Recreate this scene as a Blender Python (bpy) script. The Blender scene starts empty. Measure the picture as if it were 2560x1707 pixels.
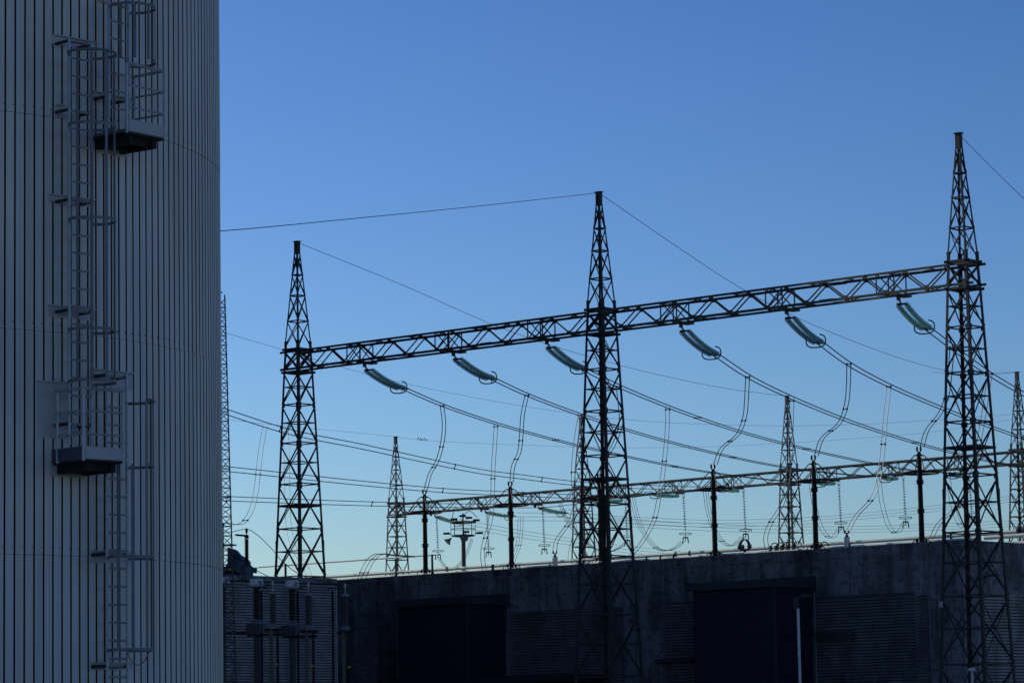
import bpy, math, random
from mathutils import Vector, Matrix
random.seed(7)
SC = bpy.context.scene; COL = SC.collection
R_ = math.radians

# ---------------------------------------------------------------- camera
FPX = 8000.0; HC = 1850.0
EYE = Vector((0, 0, 1.7))
cam = bpy.data.objects.new('camera', bpy.data.cameras.new('camera')); COL.objects.link(cam)
cam.data.sensor_width = 36; cam.data.lens = FPX/2560*36
cam.data.clip_start = 1; cam.data.clip_end = 20000
cam.location = EYE
CR = Matrix.Rotation(math.pi/2+math.atan((HC-853.5)/FPX), 3, 'X') @ Matrix.Rotation(-R_(1.02), 3, 'Z')
cam.rotation_euler = CR.to_euler()
SC.camera = cam
SC.render.resolution_x = 1024; SC.render.resolution_y = 682

# ---------------------------------------------------------------- sky and sun
SUN_AZ = math.atan2(-0.83, 0.56)          # clockwise from +Y
SUN_EL = R_(26)
world = bpy.data.worlds.new('World'); SC.world = world; world.use_nodes = True
nt = world.node_tree
sky = nt.nodes.new('ShaderNodeTexSky'); sky.sky_type = 'NISHITA'; sky.sun_disc = False
sky.sun_elevation = SUN_EL; sky.sun_rotation = SUN_AZ
sky.air_density = 1.0; sky.dust_density = 0.3; sky.ozone_density = 3.0
bg = nt.nodes['Background']; bg.inputs[1].default_value = 0.12
# camera response: the photograph is graded contrasty and cool
gm = nt.nodes.new('ShaderNodeGamma'); gm.inputs[1].default_value = 1.70
wb = nt.nodes.new('ShaderNodeMix'); wb.data_type = 'RGBA'; wb.blend_type = 'MULTIPLY'; wb.inputs[0].default_value = 1
wb.inputs[7].default_value = (.74*.269*.86, .785*.269*.87, .955*.269*.87, 1)
nt.links.new(sky.outputs[0], gm.inputs[0]); nt.links.new(gm.outputs[0], wb.inputs[6]); nt.links.new(wb.outputs[2], bg.inputs[0])
sun = bpy.data.objects.new('sun', bpy.data.lights.new('sun', 'SUN')); COL.objects.link(sun)
sun.data.energy = 3.0; sun.data.angle = R_(0.5); sun.data.color = (1.0, 0.97, 0.86)
sd = Vector((math.sin(SUN_AZ)*math.cos(SUN_EL), math.cos(SUN_AZ)*math.cos(SUN_EL), math.sin(SUN_EL)))
sun.rotation_euler = sd.to_track_quat('Z', 'Y').to_euler()
SC.view_settings.view_transform = 'Standard'; SC.view_settings.look = 'None'
SC.view_settings.exposure = 0.0; SC.view_settings.gamma = 1.0
SC.render.engine = 'CYCLES'

# ---------------------------------------------------------------- survey helpers: sight line of a photo point met with a depth or a plane
def sight(x, y): return CR @ Vector(((x-1280)/FPX, (853.5-y)/FPX, -1))
def at(x, y, Y):
    d = sight(x, y); return EYE + d*(Y/d.y)
def onplane(x, y, p0, n):
    d = sight(x, y); return EYE + d*((Vector(p0)-EYE).dot(n)/d.dot(n))
def on_z(x, y, z):
    d = sight(x, y); return EYE + d*((z-EYE.z)/d.z)

# ---------------------------------------------------------------- materials
def mat(name, col, rough=0.6, metal=0.0, var=0.15, scale=3.0, spec=0.5, stretch=(1,1,1), bump=0.0, stain=None, trans=0.0, ior=1.45):
    m = bpy.data.materials.new(name); m.use_nodes = True
    t = m.node_tree; b = t.nodes['Principled BSDF']
    b.inputs['Roughness'].default_value = rough; b.inputs['Metallic'].default_value = metal
    b.inputs['Specular IOR Level'].default_value = spec
    b.inputs['Transmission Weight'].default_value = trans; b.inputs['IOR'].default_value = ior
    tc = t.nodes.new('ShaderNodeTexCoord'); mp = t.nodes.new('ShaderNodeMapping'); mp.inputs['Scale'].default_value = stretch
    t.links.new(tc.outputs['Object'], mp.inputs[0])
    n = t.nodes.new('ShaderNodeTexNoise'); n.inputs['Scale'].default_value = scale; n.inputs['Detail'].default_value = 6
    n.inputs['Roughness'].default_value = 0.65
    t.links.new(mp.outputs[0], n.inputs['Vector'])
    r = t.nodes.new('ShaderNodeValToRGB')
    r.color_ramp.elements[0].position = 0.32; r.color_ramp.elements[1].position = 0.68
    r.color_ramp.elements[0].color = (*[c*(1-var) for c in col], 1); r.color_ramp.elements[1].color = (*[min(1, c*(1+var)) for c in col], 1)
    t.links.new(n.outputs[0], r.inputs[0]); out = r.outputs[0]
    if stain:   # vertical run-off streaks and blotches
        for (sc, st, lo, hi, c) in stain:
            mp2 = t.nodes.new('ShaderNodeMapping'); mp2.inputs['Scale'].default_value = st
            t.links.new(tc.outputs['Object'], mp2.inputs[0])
            n2 = t.nodes.new('ShaderNodeTexNoise'); n2.inputs['Scale'].default_value = sc; n2.inputs['Detail'].default_value = 5
            t.links.new(mp2.outputs[0], n2.inputs['Vector'])
            r2 = t.nodes.new('ShaderNodeValToRGB'); r2.color_ramp.elements[0].position = lo; r2.color_ramp.elements[1].position = hi
            r2.color_ramp.elements[0].color = (1, 1, 1, 1); r2.color_ramp.elements[1].color = (c, c, c, 1)
            t.links.new(n2.outputs[0], r2.inputs[0])
            mx = t.nodes.new('ShaderNodeMix'); mx.data_type = 'RGBA'; mx.blend_type = 'MULTIPLY'; mx.inputs[0].default_value = 1
            t.links.new(out, mx.inputs[6]); t.links.new(r2.outputs[0], mx.inputs[7]); out = mx.outputs[2]
    t.links.new(out, b.inputs['Base Color'])
    if bump:
        bp = t.nodes.new('ShaderNodeBump'); bp.inputs['Strength'].default_value = bump; bp.inputs['Distance'].default_value = 0.02
        t.links.new(n.outputs[0], bp.inputs['Height']); t.links.new(bp.outputs[0], b.inputs['Normal'])
    return m
M = dict(
 cladding=mat('painted_cladding', (.66, .65, .61), .55, .0, .06, 1.2, stretch=(1, 1, .15), spec=.4, stain=[(1.6, (1, 1, .1), .45, .75, .84), (9, (1, 1, .012), .5, .62, .9), (.5, (1,1,.6), .45, .65, .9)]),
 flashing=mat('painted_flashing', (.43, .44, .44), .5, .0, .06, 2, spec=.4),
 groove_shade=mat('painted_groove_shade', (.034, .034, .038), .9),  # shade of grooves and rib gaps put into a dark colour
 gap_shade=mat('painted_gap_shade', (.075, .075, .08), .95, 0, .2, 2, spec=.1),  # sheet colour that paints the shade between the hall ribs
 galv=mat('galvanised_tube', (.35, .38, .41), .4, .4, .18, 9),
 galvdull=mat('galvanised_flat', (.15, .165, .185), .5, .35, .18, 7),
 deck=mat('platform_underside', (.008, .008, .009), .8),
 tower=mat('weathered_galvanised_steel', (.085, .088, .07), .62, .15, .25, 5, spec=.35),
 towerdark=mat('weathered_dark_shaded_steel', (.052, .053, .049), .65, .2, .25, 5, spec=.3),  # on the near gantry: tower steel with its shade put into the colour
 concrete=mat('stained_concrete', (.235, .23, .235), .95, 0, .28, .9, bump=.25, spec=.15,
      stain=[(1.6, (1, 1, .08), .48, .62, .66), (.35, (1, 1, .8), .48, .62, .55), (6, (1, 1, .04), .56, .62, .7), (2.2, (1,1,1.6), .55, .63, .6), (9, (1,1,1), .5, .62, .75)]),
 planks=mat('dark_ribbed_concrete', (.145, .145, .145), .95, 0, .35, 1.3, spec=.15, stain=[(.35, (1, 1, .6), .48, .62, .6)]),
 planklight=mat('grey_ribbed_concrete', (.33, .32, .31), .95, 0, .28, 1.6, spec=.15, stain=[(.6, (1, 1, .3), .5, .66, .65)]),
 darkclad=mat('dark_metal_cladding', (.017, .019, .038), .6, 0, .2, 2, spec=.3),
 darktrim=mat('dark_metal_trim', (.04, .042, .05), .55, 0, .2, 2, spec=.3),
 tube=mat('busbar_aluminium', (.76, .78, .68), .38, .15, .08, 4),
 black=mat('black_polymer', (.008, .008, .009), .6, 0, .2, 5, spec=.3),
 porcelain=mat('brown_porcelain', (.018, .013, .012), .35, 0, .2, 5, spec=.4),
 greyporc=mat('grey_porcelain', (.05, .052, .055), .4, 0, .1, 5),
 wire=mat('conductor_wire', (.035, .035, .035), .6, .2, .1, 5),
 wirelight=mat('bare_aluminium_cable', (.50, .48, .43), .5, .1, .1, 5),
 ring=mat('corona_ring_metal', (.03, .03, .033), .5, .4, .1, 5),
 greenglass=mat('sunlit_green_glass', (.50, .86, .70), .1, 0, .04, 8),  # green glass with its sunlit brightness put into the colour
 whiteglass=mat('glint_white_glass', (.85, .9, .88), .12, 0, .04, 8),  # sun glints on the hanging discs are put into this white
 glass=mat('green_insulator_glass', (.34, .64, .58), .12, 0, .04, 8, trans=.0, ior=1.5),
 drum=mat('painted_drum', (.52, .53, .55), .5, 0, .06, 5),
 white=mat('white_can', (.72, .71, .66), .5, 0, .12, 6),
 bluedark=mat('dark_blue_paint', (.04, .055, .10), .4, 0, .15, 2),
 yellow=mat('yellow_paint', (.45, .28, .03), .5, 0, .1, 5),
 ground=mat('gravel_ground', (.16, .155, .145), .95, 0, .3, .5),
 hall=mat('shade_hall_cladding', (.12, .125, .13), .7, 0, .1, .5),
 chain=mat('red_white_chain', (.25, .12, .11), .6, 0, .1, 9),
 screw=mat('screw_head', (.03, .03, .035), .5),
)

M['greenglass'].node_tree.nodes['Principled BSDF'].inputs['Alpha'].default_value = .6
M['whiteglass'].node_tree.nodes['Principled BSDF'].inputs['Alpha'].default_value = .92
M['glass'].node_tree.nodes['Principled BSDF'].inputs['Alpha'].default_value = .30
SC.cycles.transparent_max_bounces = 48

# ---------------------------------------------------------------- mesh builder
class MB:
    def __init__(s): s.v = []; s.f = []; s.sm = False
    def add(s, vs, fs):
        o = len(s.v); s.v += [Vector(v) for v in vs]; s.f += [tuple(i+o for i in f) for f in fs]
    def box(s, c, sx, sy, sz, X=Vector((1,0,0)), Y=Vector((0,1,0)), Z=Vector((0,0,1))):
        c = Vector(c); vs = [c+X*(a*sx/2)+Y*(b*sy/2)+Z*(d*sz/2) for d in (-1,1) for b in (-1,1) for a in (-1,1)]
        s.add(vs, [(0,2,3,1),(4,5,7,6),(0,1,5,4),(2,6,7,3),(0,4,6,2),(1,3,7,5)])
    def bar(s, a, b, w, h=None, up=Vector((0,0,1))):
        a = Vector(a); b = Vector(b); h = h or w; d = (b-a)
        if d.length < 1e-6: return
        dn = d.normalized(); sx = dn.cross(up)
        if sx.length < 1e-3: sx = dn.cross(Vector((1,0,0)))
        sx.normalize(); uy = sx.cross(dn)
        vs = [p+sx*(i*w/2)+uy*(j*h/2) for p in (a,b) for (i,j) in ((-1,-1),(1,-1),(1,1),(-1,1))]
        s.add(vs, [(0,1,5,4),(1,2,6,5),(2,3,7,6),(3,0,4,7),(3,2,1,0),(4,5,6,7)])
    def angle(s, a, b, size, u, v, th=.018):
        """L section: corner line a-b, flanges towards u and v"""
        a = Vector(a); b = Vector(b); u = Vector(u).normalized(); v = Vector(v).normalized()
        prof = [(0,0),(size,0),(size,th),(th,th),(th,size),(0,size)]
        vs = [p+u*i+v*j for p in (a,b) for (i,j) in prof]
        s.add(vs, [(i,(i+1)%6,(i+1)%6+6,i+6) for i in range(6)]+[(5,4,3,2,1,0),(6,7,8,9,10,11)])
    def tube(s, pts, r, n=8, closed=False, cap=True):
        pts = [Vector(p) for p in pts]; m = len(pts); o = len(s.v); prev = None
        for i, p in enumerate(pts):
            if closed: t = pts[(i+1)%m]-pts[i-1]
            else: t = pts[min(i+1,m-1)]-pts[max(i-1,0)]
            t.normalize()
            if prev is None:
                prev = t.cross(Vector((0,0,1)))
                if prev.length < .05: prev = t.cross(Vector((1,0,0)))
            prev = (prev-t*prev.dot(t)).normalized(); q = t.cross(prev)
            rr = r[i] if isinstance(r,(list,tuple)) else r
            for k in range(n):
                an = 2*math.pi*k/n; s.v.append(p+prev*(math.cos(an)*rr)+q*(math.sin(an)*rr))
        for i in range(m if closed else m-1):
            for k in range(n):
                a_ = o+i*n+k; b_ = o+i*n+(k+1)%n; c_ = o+((i+1)%m)*n+(k+1)%n; d_ = o+((i+1)%m)*n+k
                s.f.append((a_,b_,c_,d_))
        if cap and not closed:
            s.f.append(tuple(o+k for k in range(n))[::-1]); s.f.append(tuple(o+(m-1)*n+k for k in range(n)))
    def lathe(s, prof, base=Vector((0,0,0)), axis=Vector((0,0,1)), n=16):
        axis = Vector(axis).normalized(); u = axis.orthogonal().normalized(); w = axis.cross(u); o = len(s.v); base = Vector(base)
        for (r, z) in prof:
            for k in range(n):
                an = 2*math.pi*k/n; s.v.append(base+axis*z+(u*math.cos(an)+w*math.sin(an))*max(r,.0005))
        for i in range(len(prof)-1):
            for k in range(n):
                s.f.append((o+i*n+k, o+i*n+(k+1)%n, o+(i+1)*n+(k+1)%n, o+(i+1)*n+k))
        s.f.append(tuple(o+k for k in range(n))[::-1]); s.f.append(tuple(o+(len(prof)-1)*n+k for k in range(n)))
    def build(s, name, m, parent=None, smooth=False, org=None):
        me = bpy.data.meshes.new(name)
        vs = [v-org for v in s.v] if org is not None else s.v
        me.from_pydata([tuple(v) for v in vs], [], s.f); me.update()
        me.materials.append(M[m] if isinstance(m, str) else m)
        if smooth:
            me.polygons.foreach_set('use_smooth', [True]*len(me.polygons))
            try: me.set_sharp_from_angle(angle=R_(35))
            except Exception: pass
        o = bpy.data.objects.new(name, me); COL.objects.link(o)
        if org is not None and parent is None: o.location = org
        if parent is not None: o.parent = parent
        return o
def tag(o, label=None, cat=None, group=None, kind=None):
    if label: o['label'] = label
    if cat: o['category'] = cat
    if group: o['group'] = group
    if kind: o['kind'] = kind
    return o
def thing(name, label, cat, loc=(0,0,0), rz=0, group=None):
    o = bpy.data.objects.new(name, None); COL.objects.link(o); o.location = loc; o.rotation_euler = (0,0,rz); o.empty_display_size = .3
    return tag(o, label, cat, group)
def copy_tree(o, parent=None):
    kids = [k for k in COL.objects if k.parent == o]
    c = o.copy(); COL.objects.link(c)
    if parent is not None: c.parent = parent
    for k in kids: copy_tree(k, c)
    return c
def spline(pts, sub=8):
    """centripetal Catmull-Rom through the points"""
    pts = [Vector(p) for p in pts]
    if len(pts) < 3: return pts
    P = [pts[0]*2-pts[1]]+pts+[pts[-1]*2-pts[-2]]; out = []
    for i in range(1, len(P)-2):
        p0, p1, p2, p3 = P[i-1], P[i], P[i+1], P[i+2]
        t0 = 0; t1 = t0+max((p1-p0).length, 1e-4)**.5; t2 = t1+max((p2-p1).length, 1e-4)**.5; t3 = t2+max((p3-p2).length, 1e-4)**.5
        for k in range(sub):
            t = t1+(t2-t1)*k/sub
            a1 = p0*((t1-t)/(t1-t0))+p1*((t-t0)/(t1-t0)); a2 = p1*((t2-t)/(t2-t1))+p2*((t-t1)/(t2-t1)); a3 = p2*((t3-t)/(t3-t2))+p3*((t-t2)/(t3-t2))
            b1 = a1*((t2-t)/(t2-t0))+a2*((t-t0)/(t2-t0)); b2 = a2*((t3-t)/(t3-t1))+a3*((t-t1)/(t3-t1))
            out.append(b1*((t2-t)/(t2-t1))+b2*((t-t1)/(t2-t1)))
    out.append(pts[-1]); return out
def local(pts, o): return [Vector(p)-Vector(o) for p in pts]

# ---------------------------------------------------------------- site axes: e runs along the gantries (right and nearer), n is square to it (away)
PHI = -R_(41.3)
e = Vector((math.cos(PHI), math.sin(PHI), 0)); n = Vector((-math.sin(PHI), math.cos(PHI), 0)); zz = Vector((0,0,1))
SPAN = 23.62
T2 = Vector((4.94, 174.4, 0)); T = [T2-e*SPAN, T2, T2+e*SPAN]
F3 = Vector((24.4, 282.9, 0)); SPF = 23.97; F3 = Vector((24.35, 283.0, 0)); FT = [F3+e*(SPF*k) for k in (-2,-1,0,1,2)]
NEG = -n

# ---------------------------------------------------------------- ground
g = MB(); G = 6000
g.add([(-G,-G,0),(G,-G,0),(G,G,0),(-G,G,0)], [(0,1,2,3)])
tag(g.build('ground', 'ground'), kind='structure')

# ---------------------------------------------------------------- storage tank
TC = Vector((-12.63, 58.25, 0)); TR = 7.26; TH = 17.6
def tank():
    root = thing('storage_tank', 'huge round ribbed grey metal tank with caged ladders, filling the left edge', 'tank', TC)
    N = 247; dth = 2*math.pi/N
    # profile over one pitch: broad pan, narrow sunken groove
    def ring(radius, z):
        vs = []
        for i in range(N):
            t0 = i*dth
            for (u, dr) in ((0.0,0),(0.02,.004),(0.60,.004),(0.62,-.003),(0.825,-.003),(0.84,-.05),(0.985,-.05)):
                a = t0+u*dth; vs.append(Vector((math.cos(a)*(radius+dr), math.sin(a)*(radius+dr), z)))
        return vs
    zs = [0.0, 4.87, 8.59, 12.23, 15.9, TH]
    for i in range(len(zs)-1):
        mb = MB(); r = TR+0.004*(i%2); K = 7*N; gv = MB()
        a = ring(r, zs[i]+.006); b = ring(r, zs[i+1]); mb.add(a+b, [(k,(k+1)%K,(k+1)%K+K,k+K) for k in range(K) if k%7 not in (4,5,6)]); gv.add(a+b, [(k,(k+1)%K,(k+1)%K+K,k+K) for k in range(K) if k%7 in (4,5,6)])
        mb.build('wall_sheet', 'cladding', root); gv.build('shaded_groove', 'groove_shade', root)  # groove faces coloured dark to paint in their deep shade
    mb = MB(); mb.lathe([(TR-.10,0),(TR-.10,TH-.02)], n=160); mb.build('shade_backing', 'groove_shade', root)  # dark cylinder painting the shade inside the sheet gaps
    mb = MB(); mb.lathe([(TR+.03,0),(TR+.05,.12),(.3,1.3),(0,1.3)], base=(0,0,TH), n=96); mb.build('roof', 'flashing', root)
    mb = MB()
    for z in zs[1:-1]:
        for i in range(N):
            a = (i+.86)*dth+ .0
            a2 = (i+.71)*dth
            p = Vector((math.cos(a2), math.sin(a2), 0)); mb.box(p*(TR+.0)+zz*(z+.13), .012, .018, .018, X=p, Y=zz.cross(p))
    tag(mb.build('screw_row', 'screw', root), kind='stuff')
    return root
tk = tank()
def hit(x, y, r=0.0):
    """sight line on the cylinder of radius TR+r -> (theta, z)"""
    d = sight(x, y); q = EYE-TC; a = d.x*d.x+d.y*d.y; b = 2*(q.x*d.x+q.y*d.y); c = q.x*q.x+q.y*q.y-(TR+r)**2
    disc = b*b-4*a*c
    t = (-b-math.sqrt(max(disc,0)))/(2*a); p = EYE+d*t
    return math.atan2(p.y-TC.y, p.x-TC.x), p.z
def frame(th):
    w = Vector((math.cos(th), math.sin(th), 0)); u = Vector((-math.sin(th), math.cos(th), 0))
    if u.x < 0: u = -u
    return w*TR, u, w          # in tank coordinates
def cover(x0, y0, x1, y1, out=.012):
    """smooth flashing plate over the ribs between two photo corners"""
    ta, za = hit(x0, y0); tb, zb = hit(x1, y1); zl, zh = min(za,zb), max(za,zb)
    mb = MB(); k = 10; vs = []
    for i in range(k+1):
        a = ta+(tb-ta)*i/k
        for rr in (TR-.06, TR+out):
            for z in (zl, zh): vs.append(Vector((math.cos(a)*rr, math.sin(a)*rr, z)))
    fs = []
    for i in range(k):
        o = i*4; fs += [(o+2,o+3,o+7,o+6),(o+1,o+5,o+7,o+3),(o,o+2,o+6,o+4)]
    fs += [(0,1,3,2),(k*4,k*4+2,k*4+3,k*4+1)]
    mb.add(vs, fs)
    # raised drip lip along the top
    pts = [Vector((math.cos(ta+(tb-ta)*i/k), math.sin(ta+(tb-ta)*i/k), 0))*(TR+out+.02)+zz*zh for i in range(k+1)]
    for p, q in zip(pts, pts[1:]): mb.bar(p, q, .05, .02)
    mb.build('flashing_plate', 'flashing', tk)
def ladder(xl, xr, yref, ytop, ybot, hoops, bars_y, full_from=None, top_rail=None, brackets=()):
    OFF = .36
    th, _ = hit((xl+xr)/2, yref, OFF); O, u, w = frame(th)
    lr = .235
    xm = (xl+xr)/2
    zt = hit(xm, ytop, OFF)[1]; zb = hit(xm, ybot, OFF)[1]
    L = thing('caged_ladder', None, None, (0,0,0)); L.parent = tk
    for s in (-1,1):
        mb = MB(); mb.tube([O+w*OFF+u*(s*lr)+zz*zb, O+w*OFF+u*(s*lr)+zz*zt], .026, 10); mb.build('rail', 'galv', L, True)
    z = zt-.02
    k = 0
    while z > zb+.05 and k < 60:
        mb = MB(); mb.tube([O+w*OFF-u*(lr-.02)+zz*z, O+w*OFF+u*(lr-.02)+zz*z], .019, 8)
        mb.build('rung', 'galv', L, True); z -= .30; k += 1
    CR_ = .40   # cage radius
    def cagept(a):   # a from -1 (left rail) over 0 (front) to 1 (right rail)
        an = a*math.pi*.62
        return O+w*(OFF+.31+CR_*math.cos(an))+u*(CR_*1.02*math.sin(an))
    def hoop(zh, a0=-1, a1=1, tubular=False):
        pts = [cagept(a0+(a1-a0)*i/20)+zz*zh for i in range(21)]
        if a0 == -1: pts = [O+w*OFF-u*lr+zz*zh]+pts
        if a1 == 1: pts = pts+[O+w*OFF+u*lr+zz*zh]
        mb = MB()
        if tubular: mb.tube(pts, .024, 10)
        else:
            for p, q in zip(pts, pts[1:]): mb.bar(p, q, .008, .05)
        mb.build('cage_hoop', 'galvdull', L, tubular)
    for h in hoops:
        y = h[0]; a0 = h[1] if len(h) > 1 else -1; tub = len(h) > 2 and h[2]
        zh = hit(xm, y, OFF+.3)[1]; hoop(zh, a0, 1, tub)
    z0 = hit(xm, bars_y[0], OFF+.3)[1]; z1 = hit(xm, bars_y[1], OFF+.3)[1]
    for a in (-.66, -.34, 0.0, .34, .66):
        zlo = z0; zhi = z1
        if full_from and a < full_from[0]:
            if full_from[2] == 'up': zlo = hit(xm, full_from[1], OFF+.3)[1]
            else: zhi = hit(xm, full_from[1], OFF+.3)[1]
        p = cagept(a); d_ = (p-(O+w*(OFF+.31))).normalized(); mb = MB()
        mb.box(p-d_*.008+zz*((zlo+zhi)/2), .008, .055, abs(zhi-zlo), X=d_, Y=zz.cross(d_)); mb.build('cage_bar', 'galvdull', L)
    for by in brackets:
        zh = hit(xm, by, OFF)[1]
        for s in (-1,1):
            mb = MB(); mb.tube([O+u*(s*lr)-w*.02+zz*zh, O+w*OFF+u*(s*lr)+zz*zh], .03, 8); mb.build('wall_bracket', 'towerdark', L, True)
        mb = MB(); mb.tube([O+w*(OFF-.06)-u*(lr+.0)+zz*(zh), O+w*(OFF-.06)+u*(lr)+zz*(zh)], .022, 8); mb.build('cross_tie', 'galv', L, True)
    return L, O, u, w
def platform(xo0, xo1, yo, depth, width, rail_h=1.12, left=True, box_px=0):
    """deck whose outer edge starts at photo point (xo0, yo)"""
    OUT = depth
    th, z = hit((xo0+xo1)/2, yo, OUT); O, u, w = frame(th); P = thing('access_platform', None, None); P.parent = tk
    W = width/2
    mb = MB(); mb.box(O+w*(OUT/2)+zz*(z-.03), 2*W, OUT, .05, X=u, Y=w)
    mb.build('deck_plate', 'galvdull', P)
    mb = MB()
    for k in (-1,1): mb.box(O+w*(OUT*.47)+u*(k*W*.62)+zz*(z-.155), .10, OUT*.92, .17, X=u, Y=w)
    mb.box(O+w*(OUT*.80)+zz*(z-.145), 2*W*.60, .08, .13, X=u, Y=w); mb.box(O+w*(OUT*.25)+zz*(z-.15), 2*W*.60, .08, .16, X=u, Y=w)
    mb.box(O+w*(OUT*.5)+zz*(z-.075), 2*W-.03, OUT-.03, .03, X=u, Y=w)
    mb.build('support_beam', 'deck', P)
    mb = MB(); mb.box(O+w*(OUT+.012)+zz*(z+.06), 2*W-.06, .012, .2, X=u, Y=w); mb.build('toe_board', 'flashing', P)
    if left:
        mb = MB(); mb.box(O-u*(W+.012)+w*(OUT/2)+zz*(z+.06), .012, OUT-.05, .2, X=u, Y=w); mb.build('toe_board', 'bluedark', P)  # left board coloured darker than the front one
    posts = [(-W,OUT),(W,OUT)]+([(-W,.16)] if left else [(W,.16)])
    for (a,b) in posts:
        mb = MB(); mb.tube([O+u*a+w*b+zz*(z-.08), O+u*a+w*b+zz*(z+rail_h)], .027, 10); mb.build('post', 'galv', P, True)
    sgn = -1 if left else 1
    for zi, h in enumerate((rail_h, rail_h*.67, rail_h*.33)):
        rr = .027 if zi == 0 else .018
        path = [O+u*(sgn*W)+w*.1+zz*(z+h), O+u*(sgn*W)+w*OUT+zz*(z+h)]
        mb = MB(); mb.tube(path, rr, 10); mb.build('guard_rail', 'galv', P, True)
        mb = MB(); mb.tube([O-u*W+w*OUT+zz*(z+h), O+u*W+w*OUT+zz*(z+h)], rr, 10); mb.build('guard_rail', 'galv', P, True)
    return P, O, u, w, z
cover(130, 88, 238, 130); cover(122, 486, 236, 520); cover(120, 763, 236, 803); cover(92, 952, 176, 1098)
cover(225, 922, 330, 975); cover(226, 1376, 330, 1410); cover(226, 1655, 330, 1674); cover(125, 1150, 214, 1195)
cover(228, 228, 330, 262); cover(243, 372, 314, 396); cover(245, 6, 318, 22); cover(138, 262, 160, 296)
ladder(264, 330, 60, -160, 300, [(14,), (150, .15)], (-160, 150), (.3, 14, 'up'), brackets=(246, -30))
platform(313, 415, 330, .86, .92, left=False)
ladder(165, 237, 600, 103, 1112, [(131, -1, True), (312,), (549,), (824,), (953,)], (953, 131), brackets=(107, 278, 502, 777, 1060))
platform(211, 306, 1142, .84, .84, left=True)
Lw, LO, Lu, Lw_ = ladder(258, 327, 1300, 927, 1760, [(1000, .05, True), (1162, .05), (1392,), (1624,)], (1624, 1000), (.0, 1162, 'down'), brackets=(940, 1385, 1664))
# red and white chain below the last hoop
zc = hit(300, 1627, .6)[1]; mb = MB()
a = LO+Lw_*.75-Lu*.18+zz*zc; b = LO+Lw_*.75+Lu*.36+zz*zc
pts = [a.lerp(b, i/22)-zz*(.23*(1-(2*i/22-1)**2)) for i in range(23)]
for i in range(0, 22): mb.bar(pts[i], pts[i].lerp(pts[i+1], .8), .02 if i%2 else .008, .008 if i%2 else .02)
mb.build('safety_chain', 'chain', tk)

# ---------------------------------------------------------------- unseen hall added beyond the tank to keep the sun off the near gantry
def hall():
    s1 = Vector((.83,-.56,0)); q1 = Vector((.56,.83,0))
    root = thing('added_shade_hall', 'tall windowless grey hall, unseen behind the round tank, added to shade the near gantry', 'building', s1*-150+q1*126.5, math.atan2(s1.y, s1.x))
    Lx, Ly, Hh = 40, 62.5, 49.0
    mb = MB(); mb.box((0,0,Hh/2), Lx, Ly, Hh)
    for i in range(60): mb.box((-Lx/2+.33+i*Lx/60, -Ly/2-.04, Hh/2), .2, .08, Hh-.02)
    for i in range(88): mb.box((Lx/2+.04, -Ly/2+.33+i*Ly/88, Hh/2), .08, .2, Hh-.02)
    mb.build('wall', 'hall', root)  # walls of the added unseen hall that shades the near gantry
    mb = MB(); mb.box((0,0,Hh+.2), Lx+.5, Ly+.5, .4); mb.build('roof', 'darktrim', root)
    return root
hall()

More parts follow.
